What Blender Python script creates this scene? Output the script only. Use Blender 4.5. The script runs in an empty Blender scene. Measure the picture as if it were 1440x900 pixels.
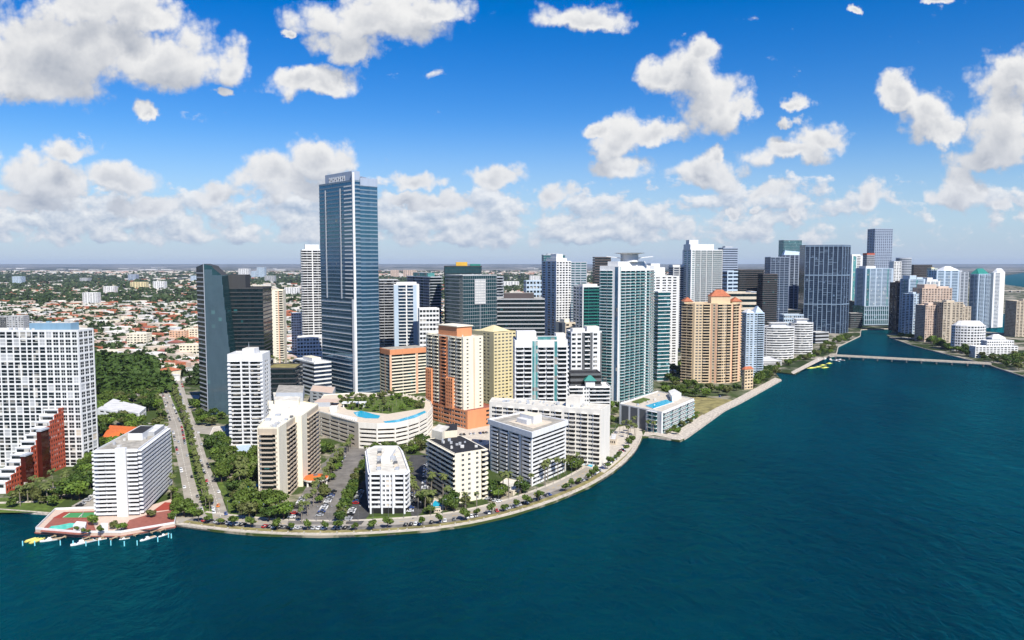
import bpy, math, random
import numpy as np
from mathutils import Vector, geometry
R = math.radians
random.seed(7); rng = np.random.default_rng(7)
S = bpy.context.scene
COL = S.collection
# ------------------------------------------------------------------ camera
F, H, HZ = 1050.0, 143.0, 370.0            # focal length in photo pixels, eye height (m), horizon row
PITCH = math.atan((450 - HZ) / F)
cd = bpy.data.cameras.new('camera'); cam = bpy.data.objects.new('camera', cd); COL.objects.link(cam)
cam.location = (0, 0, H); cam.rotation_euler = (math.pi/2 - PITCH, 0, 0)
cd.sensor_width = 36; cd.lens = 36*F/1440; cd.clip_start = 1; cd.clip_end = 200000
S.camera = cam
def ray(x, y):
    a, b = (x-720)/F, (450-y)/F
    return a, math.cos(PITCH)+b*math.sin(PITCH), -math.sin(PITCH)+b*math.cos(PITCH)
def g(x, y, z=0.0):                          # where the sight line through a photo point meets height z
    a, b, c = ray(x, y); t = (z-H)/c
    return (a*t, b*t)
def zt(y, Y):                                # height seen at row y at distance Y
    a, b, c = ray(720, y); return H + Y*c/b
def col(x, Y, z=40.0):                       # X of photo column x at distance Y
    return (x-720)/F*(Y*math.cos(PITCH)+(H-z)*math.sin(PITCH))
def yg(y): return g(720, y)[1]
# ------------------------------------------------------------------ sun, sky, exposure
SUN_EL, SUN_AZ = R(48), math.atan2(0.47, -0.88)      # azimuth from +Y towards +X
sd = bpy.data.lights.new('sun', 'SUN'); sd.energy = 5.0; sd.angle = R(0.53); sd.color = (1.0, .955, .87)
so = bpy.data.objects.new('sun', sd); COL.objects.link(so)
sv = Vector((math.sin(SUN_AZ)*math.cos(SUN_EL), math.cos(SUN_AZ)*math.cos(SUN_EL), math.sin(SUN_EL)))
so.rotation_euler = sv.to_track_quat('Z', 'Y').to_euler(); so.location = (200, -200, 600)
S.view_settings.view_transform = 'Standard'; S.view_settings.look = 'None'
S.view_settings.exposure = 0.43; S.view_settings.gamma = 1.0; S.view_settings.use_curve_mapping = False
S.cycles.max_bounces = 6; S.cycles.diffuse_bounces = 2; S.cycles.glossy_bounces = 3; S.cycles.volume_bounces = 0
S.cycles.transmission_bounces = 2; S.cycles.use_denoising = True
S.cycles.caustics_reflective = False; S.cycles.caustics_refractive = False

class NT:                                     # terse node-tree writer
    def __init__(s, t): s.t = t
    def n(s, typ, **k):
        o = s.t.nodes.new(typ)
        for a, b in k.items(): setattr(o, a, b)
        return o
    def put(s, sock, v):
        if hasattr(v, 'is_output'): s.t.links.new(v, sock)
        elif v is not None: sock.default_value = v
    def m(s, op, a, b=None, c=None, clamp=False):
        o = s.n('ShaderNodeMath', operation=op, use_clamp=clamp)
        for i, v in enumerate((a, b, c)): s.put(o.inputs[i], v)
        return o.outputs[0]
    def v(s, op, a, b=None):
        o = s.n('ShaderNodeVectorMath', operation=op)
        s.put(o.inputs[0], a); s.put(o.inputs[1], b)
        return o.outputs['Value' if op in ('DOT_PRODUCT', 'LENGTH') else 'Vector']
    def mix(s, f, a, b, blend='MIX'):
        o = s.n('ShaderNodeMix', data_type='RGBA', blend_type=blend)
        s.put(o.inputs[0], f); s.put(o.inputs[6], a); s.put(o.inputs[7], b)
        return o.outputs[2]
    def noise(s, vec, scale, detail=3.0, rough=.5, dist=0.0, dim='3D'):
        o = s.n('ShaderNodeTexNoise', noise_dimensions=dim); s.put(o.inputs['Vector'], vec)
        o.inputs['Scale'].default_value = scale; o.inputs['Detail'].default_value = detail
        o.inputs['Roughness'].default_value = rough; o.inputs['Distortion'].default_value = dist
        return o.outputs['Fac']
    def ramp(s, f, lo, hi, a=0.0, b=1.0, smooth=True):
        o = s.n('ShaderNodeMapRange', interpolation_type='SMOOTHSTEP' if smooth else 'LINEAR')
        s.put(o.inputs[0], f); o.inputs[1].default_value = lo; o.inputs[2].default_value = hi
        o.inputs[3].default_value = a; o.inputs[4].default_value = b
        return o.outputs[0]
def c4(c): return (c[0], c[1], c[2], 1.0)

W = bpy.data.worlds.new('World'); S.world = W; W.use_nodes = True
W.node_tree.nodes.clear(); w = NT(W.node_tree)
sky = w.n('ShaderNodeTexSky', sky_type='NISHITA', sun_disc=False)
sky.sun_elevation = SUN_EL; sky.sun_rotation = SUN_AZ; sky.altitude = 100; sky.air_density = 1.0; sky.dust_density = .35; sky.ozone_density = 3.5
tc = w.n('ShaderNodeTexCoord').outputs['Generated']
sx = w.n('ShaderNodeSeparateXYZ'); w.put(sx.inputs[0], tc)
ay = w.m('MAXIMUM', w.m('ABSOLUTE', sx.outputs[1]), .03)
U, V = w.m('DIVIDE', sx.outputs[0], ay), w.m('DIVIDE', sx.outputs[2], ay)
pc = w.n('ShaderNodeCombineXYZ'); w.put(pc.inputs[0], U); w.put(pc.inputs[1], V); P0 = pc.outputs[0]
CL = [  # photo x, y, half width, half height of each cumulus lobe
 (95,55,155,72),(225,78,105,48),(318,88,46,34),(30,112,120,42),(190,12,60,36),(120,0,110,50),(-30,70,80,80),
 (206,153,22,13),(318,131,14,9),(520,22,112,40),(590,2,70,24),(490,62,62,26),(405,45,14,10),(450,116,72,23),(420,110,30,20),
 (825,22,68,22),(978,100,42,48),(1005,140,62,46),(945,105,42,28),(985,72,24,24),(920,180,52,20),(1040,150,30,26),
 (868,195,34,38),(880,232,46,24),(848,180,24,16),(1003,236,54,28),(1010,215,22,18),(1120,212,64,22),(1155,196,40,26),
 (1122,137,28,15),(1117,165,20,10),(1300,158,46,40),(1262,135,36,24),(1320,180,36,22),(1412,165,66,70),(1430,105,46,36),(1400,215,60,25),
 (1224,272,26,24),(1362,262,34,34),(1345,280,40,20),(1405,292,20,12),(1075,270,34,15),(1116,297,13,9),(1030,296,14,9),(1070,292,12,8),
 (70,245,96,34),(160,252,76,26),(100,212,44,22),(30,282,90,18),(445,222,50,32),(380,244,66,24),(300,272,40,20),(420,262,110,18),
 (590,258,40,15),(575,285,60,12),(690,248,46,19),(770,270,40,16),(620,290,60,12),(205,290,60,14),(1210,10,14,8),(1330,3,26,9)]
LG = bpy.data.node_groups.new('cumulus_lobes', 'ShaderNodeTree'); l = NT(LG)
LG.interface.new_socket('P', in_out='INPUT', socket_type='NodeSocketVector'); LG.interface.new_socket('D', in_out='OUTPUT', socket_type='NodeSocketFloat')
gi = l.n('NodeGroupInput').outputs[0]; acc = None
for (x, y, a, b) in CL:
    r = ray(x, y); cu, cv = r[0]/r[1], r[2]/r[1]
    p = gi
    if acc is not None:                       # (keeps the shader compiler working lobe by lobe)
        o = l.n('ShaderNodeVectorMath', operation='MULTIPLY_ADD'); l.put(o.inputs[0], acc); o.inputs[1].default_value = (1e-7,)*3; l.put(o.inputs[2], gi); p = o.outputs[0]
    q = l.v('SUBTRACT', p, (cu, cv-.25*b/F, 0))
    d = l.v('LENGTH', l.v('MAXIMUM', l.v('MULTIPLY', q, (F/a, F/(b*1.25), 0)), l.v('MULTIPLY', q, (-F/a, -F/(b*.8), 0))))
    acc = d if acc is None else l.m('SMOOTH_MIN', acc, d, .12)
go = l.n('NodeGroupOutput'); l.put(go.inputs[0], l.m('SUBTRACT', 1.0, acc))
def lobes(p):
    o = w.n('ShaderNodeGroup'); o.node_tree = LG; w.put(o.inputs[0], p); return o.outputs[0]
def puffs(p, dx):
    q = w.v('ADD', p, dx)
    n1 = w.noise(w.v('MULTIPLY', q, (1, 1.15, 1)), 15, 7, .52, .2, '2D')
    vo = w.n('ShaderNodeTexVoronoi', feature='F1', voronoi_dimensions='2D'); w.put(vo.inputs['Vector'], q)
    vo.inputs['Scale'].default_value = 30; vo.inputs['Detail'].default_value = 3.0; vo.inputs['Roughness'].default_value = .55
    return n1, w.m('SUBTRACT', .62, vo.outputs['Distance'])
def density(dl, dn):
    p = w.v('ADD', w.v('ADD', P0, wv), dl)
    n1, n2 = puffs(P0, dn)
    nz = w.m('MULTIPLY_ADD', w.m('SUBTRACT', n1, .5), 1.35, w.m('MULTIPLY', n2, .5))
    return w.m('MULTIPLY', lobes(p), 1.55), nz
def rows_(dx):                                # the low, far rows of small cumulus over the horizon
    p = w.v('ADD', P0, dx); sp = w.n('ShaderNodeSeparateXYZ'); w.put(sp.inputs[0], p); v = sp.outputs[1]
    n = w.noise(w.v('MULTIPLY', p, (1, 1.5, 1)), 26, 7, .58, .1, '2D'); big = w.noise(w.v('MULTIPLY', p, (1, 2.2, 1)), 6.5, 2, .5, 0, '2D')
    band = w.m('MULTIPLY', w.ramp(v, .010, .036), w.ramp(v, .135, .075))
    side = w.ramp(sp.outputs[0], .70, .05, .55, 1.0)
    n = w.m('MULTIPLY_ADD', big, .55, n)
    return w.m('SUBTRACT', w.m('MULTIPLY', w.m('MULTIPLY', band, side), .62), w.m('MULTIPLY', w.m('SUBTRACT', 1.10, n), 1.3))
wn_ = w.n('ShaderNodeTexNoise', noise_dimensions='2D'); w.put(wn_.inputs['Vector'], P0); wn_.inputs['Scale'].default_value = 13; wn_.inputs['Detail'].default_value = 5; wn_.inputs['Roughness'].default_value = .6
wv = w.v('MULTIPLY', w.v('SUBTRACT', wn_.outputs['Color'], (.5, .5, .5)), (.075, .055, 0))
l0, n0 = density((0, 0, 0), (0, 0, 0)); l1, n1_ = density((.010, .030, 0), (.004, .009, 0))
b0 = w.m('ADD', l0, n0); f0 = rows_((0, 0, 0)); f1 = rows_((.004, .009, 0))
alpha = w.ramp(b0, -.22, .56)
grad = w.m('SUBTRACT', l0, l1); o = w.n('ShaderNodeClamp'); w.put(o.inputs[0], grad); o.inputs[1].default_value = -.55; o.inputs[2].default_value = .5
lit = w.m('MULTIPLY_ADD', o.outputs[0], .52, w.m('MULTIPLY_ADD', w.m('SUBTRACT', n0, n1_), .34, .68))
lit = w.m('SUBTRACT', lit, w.m('MULTIPLY', w.ramp(b0, .6, 1.5), .36), clamp=True)
ccol = w.mix(lit, (.23, .265, .335, 1), (.66, .66, .66, 1))
falpha = w.m('MULTIPLY', w.ramp(f0, -.12, .14), .86)
flit = w.m('MULTIPLY_ADD', w.m('SUBTRACT', f0, f1), 1.5, .50, clamp=True)
fcol = w.mix(flit, (.30, .36, .47, 1), (.66, .66, .67, 1))
hs = w.n('ShaderNodeHueSaturation'); hs.inputs['Saturation'].default_value = 1.50; hs.inputs['Hue'].default_value = .514; w.put(hs.inputs['Color'], sky.outputs[0])
skyc = w.v('SCALE', hs.outputs[0]); skyc.node.inputs['Scale'].default_value = .100
mist = w.ramp(V, -.01, .20, .80, 0.0)
skyc2 = w.mix(mist, skyc, (.30, .40, .58, 1))
c1 = w.mix(falpha, skyc2, fcol); c2 = w.mix(alpha, c1, w.mix(w.m('MULTIPLY', mist, .5), ccol, (.36, .43, .56, 1)))
bg = w.n('ShaderNodeBackground'); w.put(bg.inputs[0], c2); bg.inputs[1].default_value = 1.0
wo = w.n('ShaderNodeOutputWorld'); w.put(wo.inputs[0], bg.outputs[0])
W.cycles.sampling_method = 'MANUAL'; W.cycles.sample_map_resolution = 256
# ------------------------------------------------------------------ materials
M = {}
def mat(name, c, rough=.7, var=.12, scale=.15, metal=0.0, spec=.4, bump=0.0, streak=False, obj=True):
    m = bpy.data.materials.new(name); m.use_nodes = True; t = NT(m.node_tree); M[name] = m
    b = m.node_tree.nodes['Principled BSDF']; b.inputs['Roughness'].default_value = rough
    b.inputs['Metallic'].default_value = metal; b.inputs['Specular IOR Level'].default_value = spec
    p = t.n('ShaderNodeNewGeometry').outputs['Position']
    n = t.noise(t.v('MULTIPLY', p, (1, 1, .12) if streak else (1, 1, 1)), scale, 5, .6)
    f = t.ramp(n, .3, .7, 1-var*1.6, 1+var*.6, False)
    col_ = t.v('SCALE', c[:3]); t.put(col_.node.inputs['Scale'], f)
    t.put(b.inputs['Base Color'], col_)
    return m
for nm, c in dict(white_paint=(.73,.73,.72), slate=(.17,.235,.30), warm_white=(.78,.74,.66), cream=(.74,.66,.50), pale_cream=(.80,.73,.57), yellow_stucco=(.68,.58,.33), gold_stucco=(.66,.51,.33),
                  peach=(.70,.43,.28), orange_stucco=(.66,.27,.125), red_stucco=(.43,.085,.04), navy_wall=(.045,.065,.115), frame_blue=(.20,.28,.38), beige=(.62,.53,.41), tan=(.50,.42,.32), grey_wall=(.42,.43,.44), dark_grey=(.12,.125,.13),
                  pale_blue=(.45,.55,.65), sky_blue=(.20,.34,.46), brown=(.085,.07,.07), steel=(.40,.43,.47), pale_green=(.66,.74,.68), blue_grey=(.34,.40,.50), pink_beige=(.58,.44,.35), charcoal=(.05,.052,.055)).items():  # pale_blue is toned down to paint a cloud shadow over downtown
    mat(nm, c, .75, .07, .35, streak=True)
mat('gravel_roof', (.40,.37,.31), .95, .3, .25); mat('pale_roof', (.66,.62,.53), .9, .2, .2); mat('white_roof', (.64,.63,.60), .9, .15, .2); mat('black_roof', (.022,.022,.024), .9, .3, .3)
mat('red_tile', (.47,.15,.07), .8, .25, .8); mat('orange_tile', (.70,.16,.03), .8, .2, .8); mat('green_metal', (.03,.22,.18), .5, .1); mat('terracotta_deck', (.30,.10,.07), .85, .15, .5)
mat('asphalt', (.19,.175,.155), .9, .3, .12); mat('dark_asphalt', (.07,.068,.065), .9, .3, .12); mat('road', (.36,.325,.27), .9, .18, .10); mat('pavement', (.55,.49,.40), .9, .15, .3); mat('seawall_stone', (.58,.51,.42), .9, .35, .5)
mat('wet_stone', (.10,.095,.075), .5, .4, .8); mat('road_paint', (.75,.72,.62), .8, .1); mat('yellow_paint', (.70,.42,.06), .8, .1)
mat('grass_green', (.095,.145,.018), .95, .35, .25); mat('dry_grass', (.28,.24,.09), .95, .4, .12); mat('court_green', (.06,.27,.09), .8, .1); mat('court_red', (.32,.05,.03), .8, .1)
mat('pool_water', (.02,.42,.62), .08, .1, .4, spec=.5); mat('pool_green', (.06,.55,.42), .08, .1, .4, spec=.5)
mat('tree_bark', (.13,.095,.065), .95, .2, 2); mat('palm_bark', (.27,.23,.18), .95, .2, 2); mat('rubber', (.02,.02,.02), .8); mat('chrome', (.6,.6,.6), .3, 0, metal=.9)
mat('timber', (.45,.34,.22), .9, .2, .6); mat('cyan_pile', (.25,.72,.80), .6, .1); mat('boat_white', (.82,.82,.80), .3, .05); mat('boat_yellow', (.72,.62,.16), .5, .1); mat('boat_deck', (.45,.33,.2), .7, .1)
mat('opening_shade', (.012,.012,.012), .9, .1); mat('yellow_float', (.75,.72,.16), .7, .15)  # first one: near-black colour painted in place of shade inside open decks
for nm, c in dict(white=(.80,.80,.80), silver=(.45,.46,.48), black=(.012,.012,.014), grey=(.12,.125,.13), red=(.42,.02,.02), blue=(.03,.07,.25), orange=(.8,.22,.02)).items():
    mat('car_'+nm, c, .25, .03, spec=.6)
def glass(name, c, c2, metal, rough=.07, lightshare=.12, cell=(3.2, 3.2, 3.3), curtain=(.42,.40,.36)):
    m = mat(name, c, rough, 0, metal=metal, spec=.6); t = NT(m.node_tree); b = m.node_tree.nodes['Principled BSDF']
    p = t.n('ShaderNodeTexCoord').outputs['Object']
    wn = t.n('ShaderNodeTexWhiteNoise', noise_dimensions='3D'); t.put(wn.inputs['Vector'], t.v('SNAP', t.v('ADD', p, (.37, .41, .3)), cell))
    r = wn.outputs['Value']
    base = t.mix(r, c4(c), c4(c2)); cur = t.m('GREATER_THAN', r, 1-lightshare); sc_ = t.n('ShaderNodeSeparateColor'); t.put(sc_.inputs[0], wn.outputs['Color']); cb = t.v('SCALE', curtain); t.put(cb.node.inputs['Scale'], t.m('MULTIPLY_ADD', sc_.outputs[1], .95, .25))
    t.put(b.inputs['Base Color'], t.mix(cur, base, cb))
    t.put(b.inputs['Metallic'], t.m('MULTIPLY', t.m('SUBTRACT', 1.0, cur), metal))
    # panes sit at very slightly different angles
    bp = t.n('ShaderNodeBump'); bp.inputs['Strength'].default_value = .06; bp.inputs['Distance'].default_value = 1.0
    t.put(bp.inputs['Height'], t.noise(p, .12, 2)); t.put(b.inputs['Normal'], bp.outputs[0])
    return m
glass('dark_glass', (.006,.010,.013), (.04,.05,.055), .15, lightshare=.22)
glass('teal_glass', (.025,.11,.13), (.05,.21,.23), .55, lightshare=.03, curtain=(.15,.3,.33))
glass('green_glass', (.022,.075,.09), (.034,.10,.115), .55, lightshare=.006, curtain=(.06,.18,.17))
glass('navy_glass', (.014,.030,.060), (.035,.060,.11), .4, lightshare=.03, curtain=(.12,.18,.26))
glass('tower_glass', (.035,.115,.19), (.05,.145,.235), .6, lightshare=.0)
glass('blue_glass', (.045,.11,.18), (.09,.18,.28), .5, lightshare=.06)  # colour darkened to paint the cloud shadow on downtown glass
glass('black_glass', (.008,.018,.022), (.015,.03,.035), .25, lightshare=.02, curtain=(.03,.12,.13))
glass('red_glass', (.06,.012,.008), (.10,.02,.012), .3, lightshare=.02)
glass('aqua_glass', (.07,.24,.25), (.16,.40,.39), .2, lightshare=.1)

def leaf(name, c1, c2, c3):
    m = bpy.data.materials.new(name); m.use_nodes = True; t = NT(m.node_tree); M[name] = m
    b = m.node_tree.nodes['Principled BSDF']; b.inputs['Roughness'].default_value = .65; b.inputs['Specular IOR Level'].default_value = .25
    p = t.n('ShaderNodeNewGeometry').outputs['Position']
    n = t.noise(p, .28, 3, .6); oi = t.n('ShaderNodeObjectInfo').outputs['Random']
    isl = t.n('ShaderNodeNewGeometry').outputs['Random Per Island']
    a = t.mix(t.ramp(n, .35, .65), c4(c1), c4(c2)); a = t.mix(t.m('MULTIPLY', isl, .55), a, c4(c3))
    a = t.mix(t.m('MULTIPLY', oi, .35), a, c4(c2)); t.put(b.inputs['Base Color'], a)
leaf('leaf_dark', (.018,.040,.008), (.045,.085,.012), (.075,.12,.018))
leaf('leaf_mid', (.035,.070,.010), (.085,.13,.018), (.12,.16,.03))
leaf('leaf_olive', (.05,.065,.016), (.10,.115,.03), (.15,.15,.05))
leaf('leaf_bright', (.05,.10,.010), (.11,.18,.02), (.16,.22,.04))
leaf('leaf_palm', (.05,.075,.018), (.10,.13,.03), (.17,.17,.06))
leaf('leaf_far', (.022,.042,.014), (.045,.075,.02), (.06,.09,.025))

# ------------------------------------------------------------------ mesh writer
class MB:
    def __init__(s): s.v = []; s.q = []; s.t = []; s.n = 0
    def quads(s, a, mi=0):                   # a: (N,4,3)
        a = np.asarray(a, float).reshape(-1, 4, 3); k = len(a)
        if not k: return
        s.v.append(a.reshape(-1, 3)); s.q.append((np.arange(k*4).reshape(k, 4)+s.n, mi)); s.n += k*4
    def hexa(s, c, mi=0):                    # c: (N,8,3), corners 0-3 below (ccw), 4-7 above
        c = np.asarray(c, float).reshape(-1, 8, 3); k = len(c)
        if not k: return
        s.v.append(c.reshape(-1, 3)); f = np.array([[0,3,2,1],[4,5,6,7],[0,1,5,4],[1,2,6,5],[2,3,7,6],[3,0,4,7]])
        s.q.append(((np.arange(k)*8)[:, None, None]+f[None]+s.n, mi)); s.q[-1] = (s.q[-1][0].reshape(-1, 4), mi); s.n += k*8
    def fbox(s, fr, arr, mi=0):              # boxes (u0,u1,n0,n1,z0,z1) in the frame of a wall edge
        a = np.asarray(arr, float).reshape(-1, 6)
        if not len(a): return
        o, u, n = fr; o, u, n = np.array(o), np.array(u), np.array(n)
        cs = []
        for zi in (4, 5):
            for (ui, ni) in ((0, 3), (1, 3), (1, 2), (0, 2)):
                xy = o + a[:, ui:ui+1]*u + a[:, ni:ni+1]*n
                cs.append(np.concatenate([xy, a[:, zi:zi+1]], 1))
        s.hexa(np.stack(cs, 1), mi)
    def box(s, x0, x1, y0, y1, z0, z1, mi=0): s.fbox(((0, 0), (1, 0), (0, -1)), [(x0, x1, -y1, -y0, z0, z1)], mi)
    def prism(s, poly, z0, z1, mi=0, top=True, mtop=None):
        p = np.array(poly, float); k = len(p); q = np.roll(p, -1, 0)
        a = np.zeros((k, 4, 3)); a[:, 0, :2] = p; a[:, 1, :2] = q; a[:, 2, :2] = q; a[:, 3, :2] = p; a[:, :2, 2] = z0; a[:, 2:, 2] = z1
        s.quads(a, mi)
        if top: s.sheet(poly, z1, mi if mtop is None else mtop)
    def sheet(s, poly, z, mi=0):
        vs = [Vector((x, y, 0)) for x, y in poly]
        zz = z if hasattr(z, '__len__') else [z]*len(poly)
        s.v.append(np.array([(x, y, zz[i]) for i, (x, y) in enumerate(poly)], float))
        tr = np.array(geometry.tessellate_polygon([vs])).reshape(-1, 3)
        P = np.array(poly)
        A, B, C = P[tr[:, 0]], P[tr[:, 1]], P[tr[:, 2]]
        cr = (B-A)[:, 0]*(C-A)[:, 1]-(B-A)[:, 1]*(C-A)[:, 0]
        tr[cr < 0] = tr[cr < 0][:, ::-1]
        s.t.append((tr+s.n, mi)); s.n += len(poly)
    def tris(s, a, mi=0):
        a = np.asarray(a, float).reshape(-1, 3, 3); k = len(a)
        if k: s.v.append(a.reshape(-1, 3)); s.t.append((np.arange(k*3).reshape(k, 3)+s.n, mi)); s.n += k*3
    def tube(s, pts, rad, sides=6, mi=0):
        pts = [Vector(p) for p in pts]; rings = []
        for i, p in enumerate(pts):
            d = (pts[min(i+1, len(pts)-1)]-pts[max(i-1, 0)]).normalized()
            a = d.orthogonal().normalized(); b = d.cross(a); r = rad[i] if hasattr(rad, '__len__') else rad
            rings.append([p+(a*math.cos(2*math.pi*k/sides)+b*math.sin(2*math.pi*k/sides))*r for k in range(sides)])
        v0 = s.n; s.v.append(np.array([v for rg in rings for v in rg], float)); fq = []
        for i in range(len(rings)-1):
            for k in range(sides): fq.append((v0+i*sides+k, v0+i*sides+(k+1) % sides, v0+(i+1)*sides+(k+1) % sides, v0+(i+1)*sides+k))
        s.q.append((np.array(fq), mi)); s.n += len(rings)*sides
        e = v0+(len(rings)-1)*sides
        s.t.append((np.array([(e, e+k, e+k+1) for k in range(1, sides-1)]), mi)); s.t.append((np.array([(v0, v0+k+1, v0+k) for k in range(1, sides-1)]), mi))
    def mesh(s, name, mats, off=(0, 0, 0), smooth=False):
        me = bpy.data.meshes.new(name)
        for m in (mats if isinstance(mats, (list, tuple)) else [mats]): me.materials.append(M[m] if isinstance(m, str) else m)
        if not s.v: return me
        v = np.concatenate(s.v)-np.array(off); idx, start, mi, c = [], [], [], 0
        for lst, k in ((s.q, 4), (s.t, 3)):
            for a, mm in lst:
                idx.append(a.reshape(-1)); start.append(c+np.arange(len(a))*k); mi.append(np.full(len(a), mm)); c += a.size
        idx, start, mi = np.concatenate(idx), np.concatenate(start), np.concatenate(mi)
        me.vertices.add(len(v)); me.vertices.foreach_set('co', v.astype(np.float32).reshape(-1))
        me.loops.add(len(idx)); me.loops.foreach_set('vertex_index', idx.astype(np.int32))
        me.polygons.add(len(start)); me.polygons.foreach_set('loop_start', start.astype(np.int32)); me.polygons.foreach_set('material_index', mi.astype(np.int32))
        me.update(calc_edges=True); me.validate()
        me.polygons.foreach_set('use_smooth', np.full(len(me.polygons), bool(smooth)))
        return me
def put(name, me, parent=None, loc=(0, 0, 0), rz=0.0):
    o = bpy.data.objects.new(name, me); COL.objects.link(o); o.location = loc; o.rotation_euler = (0, 0, rz)
    if parent is not None: o.parent = parent
    return o
def tag(o, label, cat, group=None, kind=None):
    o['label'] = label; o['category'] = cat
    if group: o['group'] = group
    if kind: o['kind'] = kind
    return o
def root(name, loc, label, cat, group=None, rz=0.0): return tag(put(name, None, None, loc, rz), label, cat, group)
def copy_tree(o, parent=None, loc=None, rz=None, label=None, group=None, scale=None):
    c = o.copy(); COL.objects.link(c)
    if parent is not None: c.parent = parent
    if loc is not None: c.location = loc
    if rz is not None: c.rotation_euler = (0, 0, rz)
    if label: c['label'] = label
    if group: c['group'] = group
    if scale: c.scale = scale
    for ch in o.children: copy_tree(ch, c)
    return c
def ground_sheet(name, label, poly, z, m, kind='structure', cat='ground'):
    b = MB(); b.sheet(poly, z); return tag(put(name, b.mesh(name, m)), label, cat, None, kind)
def gp(pts, z=0): return [g(x, y, z) for x, y in pts]
def inside(p, poly):
    x, y = p; c = False; j = len(poly)-1
    for i in range(len(poly)):
        (xi, yi), (xj, yj) = poly[i], poly[j]
        if (yi > y) != (yj > y) and x < (xj-xi)*(y-yi)/(yj-yi)+xi: c = not c
        j = i
    return c
def grow(poly, d):                           # offsets a ccw polygon outward by d
    k = len(poly); out = []
    for i in range(k):
        a, b, c = Vector(poly[i-1]), Vector(poly[i]), Vector(poly[(i+1) % k])
        e1, e2 = (b-a).normalized(), (c-b).normalized(); n1, n2 = Vector((e1.y, -e1.x)), Vector((e2.y, -e2.x))
        n = n1+n2; q = n.dot(n1)
        out.append(tuple(b+n*(d/max(q, .35))))
    return out
def ccw(poly):
    a = sum(poly[i-1][0]*poly[i][1]-poly[i][0]*poly[i-1][1] for i in range(len(poly)))
    return list(poly) if a > 0 else list(reversed(poly))

# ------------------------------------------------------------------ water and land
def water_material():
    m = bpy.data.materials.new('sea_water'); m.use_nodes = True; t = NT(m.node_tree); M['sea_water'] = m; m.node_tree.nodes.clear()
    p = t.n('ShaderNodeNewGeometry').outputs['Position']
    n = t.noise(t.v('MULTIPLY', p, (1, .55, 1)), .006, 5, .62, .6)
    h = t.noise(t.v('MULTIPLY', p, (1, .8, 1)), .13, 6, .62, .5); h2 = t.noise(t.v('MULTIPLY', p, (1, .7, 1)), .05, 3, .55, 1.0)
    bp = t.n('ShaderNodeBump'); bp.inputs['Strength'].default_value = 1.0; bp.inputs['Distance'].default_value = 2.0
    t.put(bp.inputs['Height'], t.m('MULTIPLY_ADD', h2, 1.1, h)); N = bp.outputs[0]
    di = t.n('ShaderNodeBsdfDiffuse'); t.put(di.inputs['Color'], t.mix(t.ramp(n, .3, .72), (.0, .016, .0275, 1), (.0, .031, .046, 1))); t.put(di.inputs['Normal'], N)
    gl = t.n('ShaderNodeBsdfGlossy'); gl.inputs['Roughness'].default_value = .14; gl.inputs['Color'].default_value = (.03, .64, .72, 1); t.put(gl.inputs['Normal'], N)
    fr = t.n('ShaderNodeFresnel'); fr.inputs['IOR'].default_value = 1.33; t.put(fr.inputs['Normal'], N)
    mx = t.n('ShaderNodeMixShader'); t.put(mx.inputs[0], t.m('MINIMUM', t.m('MULTIPLY', fr.outputs[0], .72), .30)); t.put(mx.inputs[1], di.outputs[0]); t.put(mx.inputs[2], gl.outputs[0])
    o = t.n('ShaderNodeOutputMaterial'); t.put(o.inputs['Surface'], mx.outputs[0])
water_material()
b = MB(); b.sheet([(-90000, -3000), (90000, -3000), (90000, 110000), (-90000, 110000)], -1.2)
tag(put('bay_water', b.mesh('bay_water', 'sea_water')), 'wide dark teal bay water with small ripples', 'water', None, 'structure')

SHORE = [(-60,712),(0,716),(70,722),(78,722),(262,738),(300,745),(360,751),(450,753.5),(520,751.5),(600,746),(660,738),(720,724.5),(780,705),(830,684),(865,662),(888,641),(899,625),(904,614.5),
         (920,613),(956,620),(964,616),(1004.5,587),(1019,576.5),(1041,566),(1099,534),(1088,522),(1118,526),(1158,502),(1176,500),(1179,487),(1210,472),(1211,463),(1258,461.5)]
shore = gp(SHORE)
main = shore + [(2400, 3000), (3300, 5000), (5600, 8500), (22000, 30000), (60000, 90000), (-80000, 95000), (-60000, 3000), (-3000, 700), (-700, 440)]
def land_material():
    m = bpy.data.materials.new('land'); m.use_nodes = True; t = NT(m.node_tree); M['land'] = m
    b = m.node_tree.nodes['Principled BSDF']; b.inputs['Roughness'].default_value = .95; b.inputs['Specular IOR Level'].default_value = .1
    p = t.n('ShaderNodeNewGeometry').outputs['Position']
    s = t.n('ShaderNodeSeparateXYZ'); t.put(s.inputs[0], p); y = s.outputs[1]
    near = t.mix(t.ramp(t.noise(p, .035, 6, .65), .50, .62), (.05,.075,.02,1), (.30,.265,.20,1))
    sub = t.mix(t.ramp(t.noise(p, .018, 6, .65), .46, .60), (.028,.045,.014,1), (.36,.32,.26,1))
    a = t.mix(t.ramp(y, 700, 1100), near, sub)
    q = t.v('MULTIPLY', p, (1, .35, 1))
    big = t.noise(q, .0011, 3, .55); fine = t.noise(p, .009, 5, .7)
    far = t.mix(t.ramp(t.m('ADD', big, t.m('MULTIPLY', fine, .7)), .80, .98), (.018,.030,.016,1), (.30,.28,.25,1))
    a = t.mix(t.ramp(y, 4200, 6500), a, far)
    t.put(b.inputs['Base Color'], a)
land_material()
def land_block(name, poly, label, z=0.0):
    b = MB(); b.prism(ccw(poly), -6, z, 0); return tag(put(name, b.mesh(name, 'land')), label, 'land', None, 'structure')
land_block('ground', main, 'flat coastal land with the city and its green inland suburbs')
island = gp([(1247,471),(1251,474),(1282,485),(1342,500.5),(1391,512.5),(1400,516),(1440,529),(1560,572),(1700,560),(1600,480),(1426,469),(1380,466),(1300,464.5),(1259,464)])
land_block('island_ground', island, 'low island with towers across the river mouth')
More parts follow.
